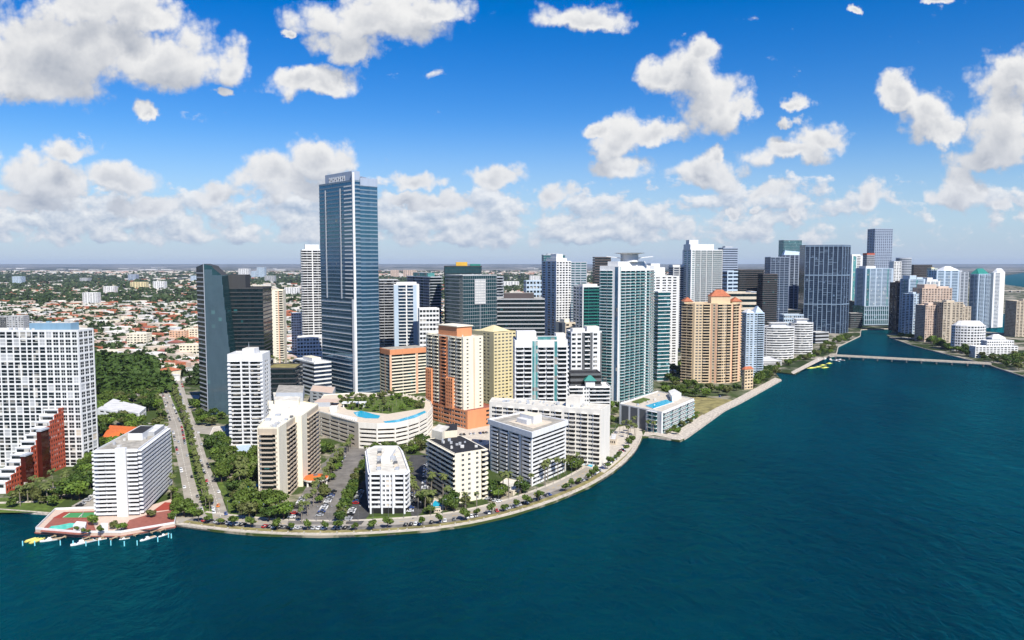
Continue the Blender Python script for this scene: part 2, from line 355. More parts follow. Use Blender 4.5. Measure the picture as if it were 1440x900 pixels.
FP = []                                       # footprints kept free of trees
# ------------------------------------------------------------------ buildings
def quad(xL, xC, xR, Y, th, z=60.0, wl=None):
    """footprint whose nearest corner stands in photo column xC at distance Y; right face runs at angle th (deg) from +X; ends at columns xL and xR"""
    th = R(th); r, l = (math.cos(th), math.sin(th)), (-math.sin(th), math.cos(th))
    cx = col(xC, Y, z)
    def reach(x, d):
        k = (x-720)/F*math.cos(PITCH); e = (x-720)/F*(H-z)*math.sin(PITCH)
        return (k*Y+e-cx)/(d[0]-k*d[1])
    wr = reach(xR, r); w2 = reach(xL, l) if wl is None else wl
    A = (cx, Y); B = (cx+r[0]*wr, Y+r[1]*wr); D = (cx+l[0]*w2, Y+l[1]*w2)
    return [A, B, (B[0]+D[0]-A[0], B[1]+D[1]-A[1]), D]
def parse(pat):
    out = []
    for tk in pat.split():
        mk = None
        if ':' in tk: mk, tk = tk.split(':')
        n = 1
        if '*' in tk: tk, n = tk.split('*'); n = int(n)
        out += [(tk[0], float(tk[1:] or 1), mk)]*n
    return out
BOXES = {}
def unit_mesh(kind, dims, m):
    """shared meshes of the repeated parts, origin at left foot on the wall line, +X along the wall, -Y outward"""
    key = (kind, tuple(round(d, 2) for d in dims), m)
    if key in BOXES: return BOXES[key]
    b = MB(); w_, h_, d_ = dims[:3]
    if kind == 'window':
        b.box(0, w_, -.06, .06, 0, h_)
        me = b.mesh('window', m)
    elif kind == 'frame':
        t = min(.16, h_*.06)
        for a in ((0, w_, 0, t), (0, w_, h_-t, h_), (0, t, t, h_-t), (w_-t, w_, t, h_-t)): b.box(a[0], a[1], -.11, -.03, a[2], a[3])
        b.box(w_/2-t/2, w_/2+t/2, -.10, -.03, t, h_-t); me = b.mesh('window_frame', m)
    elif kind == 'balcony':                  # slab, parapet and its two returns; dims: width, parapet height, depth
        b.box(0, w_, -d_, .35, -.13, .13)
        b.box(0, w_, -d_, -d_+.14, .13, h_); b.box(0, .14, -d_+.14, .1, .13, h_); b.box(w_-.14, w_, -d_+.14, .1, .13, h_)
        me = b.mesh('balcony', m)
    elif kind == 'glassbalcony':
        b.box(0, w_, -d_, .35, -.22, .34, 0)
        b.box(0.02, w_-.02, -d_+.02, -d_+.09, .34, h_, 1); b.box(.02, .09, -d_+.09, .1, .34, h_, 1); b.box(w_-.09, w_-.02, -d_+.09, .1, .34, h_, 1)
        me = b.mesh('balcony', m)
    elif kind == 'band':
        b.box(0, w_, -d_, .4, 0, h_); me = b.mesh('spandrel', m)
    BOXES[key] = me
    return me
class Bld:
    def __init__(s, name, label, cat, poly, z1, nf, pats, wall='white_paint', core='dark_glass', z0=0.0, T=.55, depth=1.4, near=False, par=1.1, roof='pale_roof', rail=None, plinth=None,
                 sill=.30, head=.18, ww=.15, foot=True, parh=1.0, winmats=None, mid=False, group=None, base=0.0, topband=0.0, podium_ok=False):
        s.poly = ccw(poly); s.z0, s.z1 = z0, z1; s.wall = wall; s.near = near
        cx = sum(p[0] for p in s.poly)/len(s.poly); cy = sum(p[1] for p in s.poly)/len(s.poly)
        s.c = (cx, cy); s.r = root(name, (cx, cy, z0), label, cat, group)
        if foot and z0 < 8: FP.append(grow(s.poly, 2.5))
        off = (cx, cy, z0); k = len(s.poly); s.mats = [wall]
        def mi(m):
            if m is None: return 0
            if m not in s.mats: s.mats.append(m)
            return s.mats.index(m)
        b = MB(); b.prism(grow(s.poly, -T), z0, z1-.02, 0, top=False); put('glazing', b.mesh('glazing', core, off), s.r)  # in garages no glass, only a core painted near-black as shade
        b = MB(); wins, bals, bands = [], [], []
        fh = (z1-z0-base-topband)/nf; zb = z0+base; zt_ = z1-topband; zf = zb+np.arange(nf)*fh
        if isinstance(pats, str): pats = [pats]
        for e in range(k):
            p0, p1 = np.array(s.poly[e]), np.array(s.poly[(e+1) % k]); L = float(np.linalg.norm(p1-p0))
            if L < .3: continue
            u = (p1-p0)/L; n = np.array([u[1], -u[0]]); fr = (p0, u, n)
            facing = float(n @ (p0+p1)/2) < 0.0
            tk = parse(pats[e % len(pats)]); tot = sum(t[1] for t in tk); acc = 0.0; runs = []
            for ch, wt, mk in tk:
                u0, u1 = acc/tot*L, (acc+wt)/tot*L; acc += wt
                if runs and runs[-1][2] == ch and runs[-1][3] == mk and ch in 'SRO': runs[-1][1] = u1
                else: runs.append([u0, u1, ch, mk])
            lo, hi = .02, L-.02
            for u0, u1, ch, mk in runs:
                a0, a1 = max(u0, lo), min(u1, hi); m_ = mi(mk); wd = u1-u0
                if base: b.fbox(fr, [(a0, a1, -T, 0, z0, zb)], mi(plinth))
                if topband: b.fbox(fr, [(a0, a1, -T, 0, zt_, z1)], m_)
                if ch == 'S': b.fbox(fr, [(a0, a1, -T, 0, zb, zt_)], m_)
                elif ch in 'WM':
                    q = ww*wd
                    b.fbox(fr, [(a0, u0+q, -T, 0, zb, zt_), (u1-q, a1, -T, 0, zb, zt_)], m_)
                    z = np.stack([np.full(nf, u0+q), np.full(nf, u1-q), np.full(nf, -T), np.full(nf, -.03), zf-(head*fh)*(np.arange(nf) > 0), zf+sill*fh], 1); b.fbox(fr, z, m_)
                    b.fbox(fr, [(u0+q, u1-q, -T, -.03, zt_-head*fh, zt_)], m_)
                    if ch == 'M': b.fbox(fr, np.stack([np.full(nf, u0+q), np.full(nf, u1-q), np.full(nf, -T), np.full(nf, -.15), zf+(.5+sill/2-head/2-.035)*fh, zf+(.5+sill/2-head/2+.035)*fh], 1), m_)
                    if facing: wins += [(p0, u, u0+q, zz+sill*fh, u1-u0-2*q, (1-sill-head)*fh, .30) for zz in zf]
                elif ch in 'RO':
                    z = np.stack([np.full(nf, a0), np.full(nf, a1), np.full(nf, -T), np.full(nf, 0), zf-(head*fh)*(np.arange(nf) > 0), zf+sill*fh], 1)
                    if near and facing and ch == 'R': bands += [(p0, u, a0, zz[4], a1-a0, zz[5]-zz[4], 0.0, mk or wall) for zz in z]
                    else: b.fbox(fr, z, m_)
                    b.fbox(fr, [(a0, a1, -T, 0, zt_-head*fh, zt_)], m_)
                    if facing and near and ch == 'R': wins += [(p0, u, u0, zz+sill*fh, wd, (1-sill-head)*fh, .32) for zz in zf]
                elif ch == 'G':
                    z = np.stack([np.full(nf, a0), np.full(nf, a1), np.full(nf, -T), np.full(nf, -T+.16), zf, zf+.09*fh], 1); b.fbox(fr, z, m_)
                    nm = max(1, int(round(wd/3.2))); mu = u0+(np.arange(nm)+.5)*wd/nm
                    b.fbox(fr, np.stack([mu-.07, mu+.07, np.full(nm, -T), np.full(nm, -T+.2), np.full(nm, zb), np.full(nm, zt_)], 1), m_)
                elif ch in 'BN':
                    d = depth if ch == 'B' else .12
                    if facing: bals += [(p0, u, u0+.06, zz, u1-u0-.12, d, mk or wall) for zz in zf]
                    else: b.fbox(fr, np.stack([np.full(nf, a0), np.full(nf, a1), np.full(nf, -T), np.full(nf, d), zf-.13, zf+parh*.9], 1), m_)
                    b.fbox(fr, [(u0+.06, u1-.06, -T, d, zt_-.3, zt_)], m_)
                    nd = max(1, int(round(wd/6.5)))          # party walls between the flats
                    if nd > 1:
                        mu = u0+np.arange(1, nd)*wd/nd; b.fbox(fr, np.stack([mu-.15, mu+.15, np.full(nd-1, -T), np.full(nd-1, d*.8), np.full(nd-1, zb), np.full(nd-1, zt_-.31)], 1), m_)
            if par: b.fbox(fr, [(lo, hi, -.4, 0, z1, z1+par)], 0)
        put('facade_cladding', b.mesh('facade_cladding', s.mats, off), s.r)
        b = MB(); b.prism(grow(s.poly, -.41), z1-.01, z1+.22, 0); put('roof', b.mesh('roof', roof, off), s.r)
        s.emit(wins, bals, bands, off, rail, parh, winmats or [('dark_glass', 1.0)])
    def emit(s, wins, bals, bands, off, rail, parh, wm):
        key = lambda q: (q[0]+q[1]*q[2])[0]**2+(q[0]+q[1]*q[2])[1]**2+(q[3]-H)**2
        def place(name, q, me, inset):
            o = q[0]+q[1]*q[2]+np.array([-q[1][1], q[1][0]])*inset
            return put(name, me, s.r, (o[0]-off[0], o[1]-off[1], q[3]-off[2]), math.atan2(q[1][1], q[1][0]))
        def rest(name, items, mats, mif, shape):
            b = MB()
            for q in items:
                n = np.array([q[1][1], -q[1][0]]); fr = (q[0]+q[1]*q[2], q[1], n); shape(b, fr, q, mif(q))
            o = put(name, b.mesh(name, mats, off), s.r); o['kind'] = 'stuff'
        if s.near and wins:
            wins.sort(key=key); ms = [m for m, _ in wm]; wt = [x for _, x in wm]
            for q in wins[:100]:
                m = random.choices(ms, wt)[0]
                wo_ = place('window', q, unit_mesh('window', (q[4], q[5], 0), m), q[6])
                if q[4] > 1.2 and q[4] < 9: put('frame', unit_mesh('frame', (q[4], q[5], 0), 'white_paint'), wo_)
            if len(wins) > 100: rest('window', wins[100:], ms, lambda q: random.choices(range(len(ms)), wt)[0], lambda b, fr, q, m: b.fbox(fr, [(0, q[4], -q[6]-.06, -q[6]+.06, q[3], q[3]+q[5])], m))
        if bands:
            bands.sort(key=key)
            for q in bands[:100]: place('spandrel', q, unit_mesh('band', (q[4], q[5], 0.0), q[7]), 0)
            if len(bands) > 100:
                ms = sorted({q[7] for q in bands}); rest('spandrel', bands[100:], ms, lambda q: ms.index(q[7]), lambda b, fr, q, m: b.fbox(fr, [(0, q[4], -.4, 0, q[3], q[3]+q[5])], m))
        if bals:
            bals.sort(key=key); cap = 100 if s.near else 40
            for q in bals[:cap]:
                if rail: place('balcony', q, unit_mesh('glassbalcony', (q[4], parh, q[5]), (q[6], rail)), 0)
                else: place('balcony', q, unit_mesh('balcony', (q[4], parh, q[5]), q[6]), 0)
            if len(bals) > cap:
                ms = sorted({q[6] for q in bals}); k = len(ms)
                def shp(b, fr, q, m):
                    b.fbox(fr, [(0, q[4], -.35, q[5], q[3]-.14, q[3]+.14)], m)
                    b.fbox(fr, [(.01, q[4]-.01, q[5]-.13, q[5]-.01, q[3]+.14, q[3]+parh)], k if rail else m)
                    if q[5] > .5: b.fbox(fr, [(.01, .13, -.1, q[5]-.13, q[3]+.14, q[3]+parh), (q[4]-.13, q[4]-.01, -.1, q[5]-.13, q[3]+.14, q[3]+parh)], k if rail else m)
                rest('balcony', bals[cap:], ms+([rail] if rail else []), lambda q: ms.index(q[6]), shp)
    def part(s, name, b, mats, parent=None, smooth=False):
        o = put(name, b.mesh(name, mats, (s.c[0], s.c[1], s.z0), smooth), parent or s.r); return o
    def pbox(s, name, poly, z0, z1, m, mtop=None):
        b = MB(); b.prism(ccw(poly), z0, z1, 0, True, 1 if mtop else 0); return s.part(name, b, [m, mtop] if mtop else m)
    def lerp(s, a, b_, e0=0):                 # point inside a quad footprint: a along edge e0, b_ across
        p = [np.array(q) for q in s.poly]; k = len(p)
        q = (p[e0]*(1-a)+p[(e0+1) % k]*a)*(1-b_)+(p[(e0+3) % k]*(1-a)+p[(e0+2) % k]*a)*b_
        return (float(q[0]), float(q[1]))
    def pent(s, a0, a1, b0, b1, h, m='white_paint', mtop='pale_roof', name='penthouse', z=None):
        z = s.z1+.2 if z is None else z
        return s.pbox(name, [s.lerp(a0, b0), s.lerp(a1, b0), s.lerp(a1, b1), s.lerp(a0, b1)], z, z+h, m, mtop)
    def clutter(s, n, seed=1):
        r = random.Random(seed)
        for i in range(n):
            a, b_ = r.uniform(.12, .85), r.uniform(.15, .8); x, y = s.lerp(a, b_); w_ = r.uniform(.9, 2.2)
            b = MB(); b.box(x-w_/2, x+w_/2, y-w_/2, y+w_/2, s.z1+.22, s.z1+.22+r.uniform(.8, 1.8))
            s.part('air_conditioner', b, r.choice(['steel', 'grey_wall', 'white_roof']))
    def antenna(s, a, b_, h, z=None):
        x, y = s.lerp(a, b_); z = s.z1+.2 if z is None else z
        b = MB(); b.tube([(x, y, z), (x, y, z+h)], [.25, .08], 5); s.part('antenna', b, 'steel')
    def hip(s, poly, z, h, m, over=.6, name='roof'):
        p = [np.array(q) for q in grow(ccw(poly), over)]
        l0, l1 = np.linalg.norm(p[1]-p[0]), np.linalg.norm(p[2]-p[1])
        if l0 < l1: p = p[1:]+p[:1]; l0, l1 = l1, l0
        d = (p[1]-p[0])/l0*(l1/2); m1, m2 = (p[0]+p[3])/2+d*.98, (p[1]+p[2])/2-d*.98
        P = lambda q, zz: (q[0], q[1], zz); b = MB()
        b.quads([[P(p[0], z), P(p[1], z), P(m2, z+h), P(m1, z+h)], [P(p[2], z), P(p[3], z), P(m1, z+h), P(m2, z+h)], [P(p[3], z), P(p[2], z), P(p[1], z), P(p[0], z)]])
        b.tris([[P(p[1], z), P(p[2], z), P(m2, z+h)], [P(p[3], z), P(p[0], z), P(m1, z+h)]]); return s.part(name, b, m)
WM = [('dark_glass', .8), ('blue_glass', .1), ('grey_wall', .1)]
# ---- white grid tower at the photo's edge, with its red stepped wing
Y0 = yg(656); zA = zt(466, Y0); xa = col(109, Y0, zA)
A = Bld('apartment_tower', 'huge white tower with square window grid and sky blue penthouse above a red stepped wing', 'tower', [(xa-86, Y0), (xa, Y0), (xa+2.5, Y0+15.5), (xa-86, Y0+16)], zA, 18,
        ['M1 M1 M.8 M1 M1 M1 M.8 M1 M1 M1 M1 M.8 M1 M1 M1 M1 M.8 M1 M1', 'S.2 M1*3 S.15', 'S1', 'S1'], near=True, sill=.14, head=.08, ww=.10, winmats=[('dark_glass', .93), ('grey_wall', .06), ('beige', .01)], roof='pale_roof', T=1.0)
xb0, xb1 = col(44, Y0+5, zA), col(108, Y0+5, zA)
A.pbox('penthouse', [(xb0, Y0+3), (xb1-3, Y0+3), (xb1-3, Y0+13), (xb0, Y0+13)], zA+.2, zA+5.6, 'sky_blue', 'pale_roof')
for i in range(4):
    b = MB(); x = xb0+4+i*6.5; b.box(x, x+2.4, Y0+5, Y0+8, zA+5.6, zA+6.6); A.part('air_conditioner', b, ['grey_wall', 'sky_blue', 'white_roof'][i % 3])
xr = g(91, 657)[0]; n = 12; ye = yg(694); ztop = zt(575, Y0)
for i in range(n):                            # terraces step down towards the bay
    y1 = Y0-.3-(Y0-ye)*i/n; y0 = Y0-.3-(Y0-ye)*(i+1)/n; z = ztop*(1-i/n)*.93+3.2
    b = MB(); b.box(xr-10.6, xr-.5, y0+.02, y1, 0, z); st = A.part('terrace', b, 'white_paint')
    b = MB(); b.box(xr-9.8, xr-1.2, y0-.06, y0+.3, z-2.6, z-.7); A.part('terrace_window', b, 'dark_glass', st)
    b = MB(); b.box(xr-10.6, xr-.5, y0-.3, y0+.01, z-.1, z+.8); A.part('parapet', b, 'white_paint', st)
    nf = max(1, int(z/3.1)); fh = z/nf; b = MB(); fr = ((xr, y0), (0, 1), (1, 0)); L = y1-y0; nw = 2
    zz = np.arange(nf)*fh; bx = []
    for f in range(nf):
        bx.append((0, L, -.5, 0, zz[f]-.0, zz[f]+fh*.42))
        for k in range(nw+1): bx.append((max(0, k*L/nw-.45), min(L, k*L/nw+.45), -.5, -.01, zz[f]+fh*.42, zz[f]+fh))
    bx.append((0, L, -.5, .02, z, z+.9)); b.fbox(fr, bx); A.part('red_cladding', b, 'red_stucco')
    b = MB(); b.box(xr-.52, xr-.35, y0, y1, 0, z-.02); A.part('glazing', b, 'dark_glass')
for (ya, yb, hh) in ((ye+14, ye+21, .48), (ye+31, ye+39, .78)):
    b = MB(); b.box(xr+.1, xr+3.2, ya, yb, 0, ztop*hh); A.part('glass_bay', b, 'red_glass')
    b = MB(); b.box(xr, xr+3.6, ya-.4, yb+.4, ztop*hh, ztop*hh+.9); A.part('bay_cap', b, 'steel')
FP.append([(xr-14, ye-4), (xr+5, ye-4), (xr+5, Y0), (xr-14, Y0)])
# ---- white slab with long balconies by the marina
zB = 38.0; b1, b2 = g(137, 729), g(198, 727); b3 = g(236.5, 602, zB)
B = Bld('apartment_block', 'white waterfront block with long balconies and a blank stair wall beside the marina', 'apartment block', [b1, b2, b3, (b1[0]+b3[0]-b2[0]+4, b3[1]+3)], zB, 15,
        ['B1 B1 S.06 S.95 S.06 B1', 'B1 B1 B1 B1 B1 B1', 'R1', 'B1 B1 B1 B1'], near=True, depth=1.7, T=1.2, roof='gravel_roof', parh=1.15, base=2.5)
b = MB(); p0, p1 = np.array(B.poly[0]), np.array(B.poly[1]); L = np.linalg.norm(p1-p0); u = (p1-p0)/L
b.fbox((p0, u, (u[1], -u[0])), [(L*.50, L*.745, .05, 2.3, 0, zB+2.2)]); B.part('stair_wall', b, 'white_paint')
B.pent(.35, .75, .42, .75, 4.2, 'white_paint', 'black_roof'); B.pent(.62, .92, .6, .95, 2.6, 'grey_wall', 'white_roof', 'machine_room')
B.clutter(9, 3)
# ---- slim white tower with a central balcony stack
YC = yg(626); zC = zt(500, YC)
C_ = Bld('apartment_tower', 'slim white tower with a dark central balcony stack before the dark glass offices', 'tower', quad(318, 319.5, 369, YC, 3, zC, 22), zC, 21, ['B1 B1 S.25 N1.1 S.25 B1 B1', 'S1 W1 W1 S1'], near=True, depth=1.0, T=2.0, roof='white_roof', parh=.95, topband=4.5)
C_.pent(.38, .72, .2, .8, 4.5); C_.antenna(.5, .5, 5, zC+4.5)
# ---- cream slab with two stepped wings
zJ = zt(603, yg(708)); YJ = yg(708); xj0, xj1 = col(363, YJ, 20), col(393, YJ, 20)
J = Bld('apartment_block', 'cream slab with blank end walls and brown balcony bays beside the orange canopy', 'apartment block',
        [(xj0, YJ), (xj1, YJ), (xj1+.2, YJ+15), (xj1+.2, YJ+33), (xj1+4.2, YJ+33.5), (xj1+4.2, YJ+46), (xj1+4.2, YJ+75), (xj1-10, YJ+86), (xj1-34, YJ+86), (xj0-6, YJ+40)], zJ, 15,
        ['S.05 tan:N.15 tan:B1 tan:N.3 S.12', 'S1', 'tan:B1 tan:B1 tan:B1', 'S1', 'S1', 'tan:B1 tan:B1 tan:B1 tan:B1', 'S1', 'R1', 'S.4 W1*6', 'S.4 W1*6'], wall='pale_cream', core='black_glass', near=True, depth=1.3, T=2.0, parh=.85, roof='pale_cream', topband=3.2, par=.8)
J.pbox('machine_room', gp([(388,556),(426,556),(428,546),(392,545)], zJ+5), zJ+.2, zJ+7, 'steel', 'gravel_roof')
J.pbox('penthouse', gp([(386,566),(420,566),(424,554),(384,554)], zJ+3), zJ+.2, zJ+4.2, 'pale_cream', 'pale_roof')
for i, (x, y) in enumerate(((378,578),(384,572),(391,585),(410,588),(404,575),(377,592),(398,568),(416,574))):
    gx, gy = g(x, y, zJ); b = MB(); w_ = .9+.35*(i % 3); b.box(gx-w_, gx+w_, gy-w_, gy+w_, zJ+.2, zJ+1.3+.3*(i % 2)); J.part('air_conditioner', b, ['dark_grey', 'white_roof', 'steel'][i % 3])
# ---- small white block with chamfered end
YK = yg(722); zK = zt(667, YK); k = gp([(521,722),(570,722)]); kb = [g(527,629,zK), g(560,629,zK)]
kk = [k[0], k[1], (k[1][0]+1.2, k[1][1]+6), (kb[1][0]+3.5, kb[1][1]-10), kb[1], kb[0], (kb[0][0]-3.5, kb[0][1]-10), (k[0][0]-1.5, k[0][1]+6)]
K = Bld('apartment_block', 'small white block over a base painted dark like a shaded undercroft with a cluttered white roof and chamfered rear end', 'apartment block', kk, zK, 7, ['N1 S.12 W.42 W.42 W.42 S.12 N1', 'B1', 'B1*5', 'B1', 'R1', 'B1', 'B1*5', 'B1'], near=True, depth=1.0, T=1.0, roof='pale_roof', base=3.4, plinth='opening_shade', parh=1.1,
        winmats=[('dark_glass', .6), ('beige', .4)])  # near-black plinth paints the shade of an open ground floor
for i in range(16):
    t = (i % 8+.6)/8.6; x = (k[0][0]+3+(i//8)*11)*(1-t)+(kb[0][0]+3+(i//8)*7)*t; y = k[0][1]+4+t*(kb[0][1]-k[0][1]-10)
    b = MB(); b.box(x, x+2.2, y, y+2.6, zK+.2, zK+1.7); K.part('air_conditioner', b, ['steel', 'grey_wall', 'dark_grey', 'beige'][(i*7) % 4])
cx = (k[0][0]+k[1][0])/2-5; b = MB(); b.box(cx-3, cx+2.5, k[0][1]+24, k[0][1]+46, zK+.2, zK+3.6); K.part('penthouse', b, 'white_paint')
for i in range(4):
    x = k[0][0]+.3+(k[1][0]-k[0][0]-.6)*i/3; b = MB(); b.box(x-.45, x+.45, YK-.9, YK+.4, 0, zK+.6); K.part('pier', b, 'white_paint')
# ---- cream block with a black roof
zL = zt(639, yg(709)); l = [g(640,709), g(683.5,699)]; lr = gp([(601,618),(640,639),(684,632),(647,613)], zL)
L_ = Bld('apartment_block', 'pale peach block with a flat black roof and balconies down its shaded side', 'apartment block', [lr[1], lr[2], lr[3], lr[0]], zL, 10, ['S.55 W.35 S.25 W.35 S.4 W.35 S.2 B.5', 'B1*4', 'S.5 W1*3', 'B1 B1 B1 B1 B1 B1'], wall='pale_cream', near=True, depth=1.25, roof='black_roof', par=.5, parh=1.1, T=.9)
L_.pbox('penthouse', gp([(607,616),(622,620),(632,611),(617,608)], zL), zL+.2, zL+5.5, 'pale_cream', 'pale_roof'); L_.pbox('penthouse', gp([(623,617),(643,615),(643,606),(627,606)], zL), zL+.2, zL+4.8, 'cream', 'black_roof')
L_.clutter(12, 8)
# ---- white block with a thick projecting cornice
zM = zt(608, yg(684)); mr = gp([(689,590),(748,608),(796,591.5),(736,580)], zM)
Mb = Bld('apartment_block', 'white block with a thick projecting cornice and brown gravel roof behind the waterfront trees', 'apartment block', [mr[1], mr[2], mr[3], mr[0]], zM-3.4, 12, ['S.2 N1 N1 N1 N1 N1 N1 S.2', 'W1*6', 'W1*6', 'S.3 B1 beige:S.35 B1 S.2 beige:S.35 B1 S.3 beige:S.3 B1 S.15'], near=True, depth=1.0, T=.9, par=0, roof='gravel_roof', parh=1.2)
b = MB(); gp_ = grow(Mb.poly, 1.2); gi_ = grow(Mb.poly, .2)
for i in range(4):
    a, c = gp_[i], gp_[(i+1) % 4]; d, e = gi_[(i+1) % 4], gi_[i]
    b.hexa([[(a[0], a[1], zM-3.2), (c[0], c[1], zM-3.2), (d[0], d[1], zM-3.2), (e[0], e[1], zM-3.2), (a[0], a[1], zM+.4), (c[0], c[1], zM+.4), (d[0], d[1], zM+.4), (e[0], e[1], zM+.4)]])
Mb.part('cornice', b, 'white_paint'); b = MB(); b.prism(gi_, zM-3.1, zM-.5, 0); Mb.part('roof', b, 'gravel_roof')
Mb.pent(.42, .66, .3, .62, 5.5, 'white_paint', 'cream', z=zM-.5); Mb.pent(.3, .44, .36, .6, 3.2, 'white_paint', 'white_roof', z=zM-.5); Mb.pent(.2, .78, .15, .72, .35, 'beige', 'beige', 'roof_deck', z=zM-.52)
# ---- long low slab behind it
zN = zt(574, yg(650)); YN = yg(650)
nf_ = [g(688, 566, zN), g(845, 578, zN), g(858, 570, zN), g(692, 560, zN)]
N_ = Bld('apartment_block', 'long pale slab with rows of small balconies and a blank end wall facing the bay', 'apartment block', nf_, zN, 12, ['S.3 W1 B1 W1 B1 W1 B1 S.3 W1 B1 W1 B1 W1 B1 S.3 W1 B1 W1 B1 W1 B1 S.2', 'S1', 'R1', 'S1'], wall='warm_white', near=True, depth=1.2, T=.9, topband=2.4, roof='pale_roof', par=.7)
N_.pent(.68, .80, .3, .9, 6.5, 'warm_white'); N_.clutter(14, 5)
# ---- office tower that rises over everything
YG = yg(558.5); zG = zt(254, YG*.995)
gq = quad(451.5, 498.5, 533, YG, 43.5, 100); a_, b_, c_, d_ = [np.array(p) for p in gq]
lx = (d_-a_)/np.linalg.norm(d_-a_); rx = (b_-a_)/np.linalg.norm(b_-a_); e1 = a_+lx*10.5; e2 = a_+rx*8.5
pG = [tuple(a_), tuple(e2), tuple(b_), tuple(c_), tuple(d_), tuple(e1)]
G = Bld('office_tower', 'tallest blue glass skyscraper of the skyline with a white corner pier and screened crown', 'skyscraper', pG, zG, 54, ['N1', 'R1', 'R1', 'R1', 'R1 R1 R1', 'R1'], wall='slate', core='tower_glass', near=True, T=.6, depth=.3, sill=.20, head=.10, roof='gravel_roof', par=1.5, winmats=[('tower_glass', .9), ('blue_glass', .1)], parh=1.5)
ang = math.atan2(rx[1], rx[0]); zmid = zt(421, YG)
def along(o, d, t): return (o[0]+d[0]*t, o[1]+d[1]*t)
nl, nr = np.array([lx[1]*-1, lx[0]])*-1, np.array([rx[1], -rx[0]])
nl = -rx                                       # outward normals of the two street faces
b = MB(); b.fbox((a_, -lx, nl), [(-3.1, .6, .05, 1.3, 0, zmid)]); b.fbox((a_, rx, nr), [(-.9, 1.6, .0, 1.25, 0, zG+9)]); G.part('corner_pier', b, 'white_paint')
Ll = np.linalg.norm(d_-a_); Lr = np.linalg.norm(b_-a_)
for t in (.36, .80):
    b = MB(); b.fbox((a_, lx, nl), [(Ll*t-.9, Ll*t+.9, .0, .7, zmid, zG-6)]); G.part('pilaster', b, 'steel')
b = MB(); b.fbox((a_, lx, nl), [(3.2, Ll*.24, .35, .62, z, z+1.0) for z in np.arange(zmid+1, zG-2, 8.4)]+[(3.2, Ll*.98, .40, .64, z, z+.75) for z in np.arange(8, zmid, 8.4)]); G.part('sunshade_slat', b, 'white_paint')
b = MB(); b.fbox((a_, lx, nl), [(0, Ll*.24, .1, .55, z, z+1.25) for z in np.arange(zmid+5, zG-2, 4.2)]); G.part('corner_slat', b, 'white_paint')
b = MB(); b.fbox((a_, lx, -np.array(nl)), [(1.5, Ll*.85, 2, 2.6, zG, zG+11)]); b.fbox((a_+lx*1.5, rx, nr), [(0, Lr*.32, -.6, -.05, zG+.02, zG+10.9)]); G.part('crown_screen', b, 'blue_grey')
b = MB()
for i in range(8): b.fbox((a_, lx, nl), [(Ll*(.26+.062*i), Ll*(.30+.062*i), -1.98, -1.7, zG+1.2, zG+7.2)])
for i in range(8): b.fbox((a_, lx, nl), [(Ll*(.268+.062*i), Ll*(.292+.062*i), -1.69, -1.6, zG+3.0+1.5*(i % 2), zG+4.2+1.5*(i % 2))], 1)
G.part('crown_grille', b, ['white_paint', 'dark_grey'])
b = MB(); b.fbox((a_, rx, nr), [(Lr*.30, Lr*.99, -.5, .25, zG-4, zG+4.2)]); G.part('crown_panel', b, 'blue_grey')
G.pent(.45, .8, .3, .7, 6, 'blue_grey', 'gravel_roof'); x, y = a_+lx*8+rx*6; b = MB(); b.tube([(x, y, zG), (x, y, zG+16)], [.35, .1], 5); G.part('antenna', b, 'steel')
# its low annex
YH = yg(558)*1.0; zH = zt(511.5, YH)
Hh = Bld('office_annex', 'low blue glass office wing with white bands at the foot of the skyscraper', 'office building', quad(414.5, 441.5, 466, YH, 40, zH), zH, 8, ['R1'], core='navy_glass', near=True, sill=.24, head=.12, roof='white_roof', winmats=[('navy_glass', 1)], wall='white_paint')
Hh.pent(.25, .75, .3, .8, 4.0, 'white_paint', 'cream'); Hh.clutter(5, 4)
# ---- drum-shaped garage under a roof garden
zI = 19.5; YI = yg(629)
I0 = [g(440,577,zI), g(504,595.5,zI)]; arc = [g(x, y, zI) for x, y in ((530,597),(556,596),(574,592.5),(590,587.5),(602,581),(608.5,573.5),(606,566),(596,560),(570,556))]
pI = I0+arc+[g(505,553,zI), g(455,556,zI)]
I_ = Bld('parking_garage', 'cream drum-shaped parking garage with open decks and a planted pool garden on its roof', 'parking garage', pI, zI, 5, ['beige:O1 S.03 beige:O1 S.03 beige:O1 S.03 beige:O1 S.03 beige:O.7 beige:S.45']+['S.05 O1 S.05']*10+['S1']*2, wall='warm_white', core='opening_shade', T=2.5, near=True, sill=.40, head=.12, topband=3.2, roof='beige', par=.9)
# ---- beige office block with orange crown
YK2 = yg(557.5); zK2 = zt(499, YK2)
O1 = Bld('office_building', 'cream office block with an orange top storey and black ribbon windows beside the skyscraper', 'office building', quad(534, 548.5, 600, YK2, 36, zK2), zK2, 13, ['O1 O1 peach:S.3 O1 O1', 'O1 O1 O1 S.06 O1 O1 O1 S.06 peach:S.55 O1 O1 S.1 S.05'][::-1], wall='pale_cream', core='black_glass', near=True, sill=.30, head=.12, par=0, roof='steel')
b = MB(); b.prism(grow(O1.poly, .35), zK2-.3, zK2+5.2, 0); O1.part('orange_storey', b, 'orange_stucco'); b = MB(); b.prism(grow(O1.poly, -1), zK2+5.2, zK2+5.6, 0); O1.part('roof', b, 'gravel_roof')
b = MB(); q = np.array(O1.poly[0]); u = np.array(O1.poly[1])-q; L = np.linalg.norm(u); u /= L; b.fbox((q, u, (u[1], -u[0])), [(-.8, 1.6, -.2, .5, 0, zK2)]); O1.part('corner_pier', b, 'peach')
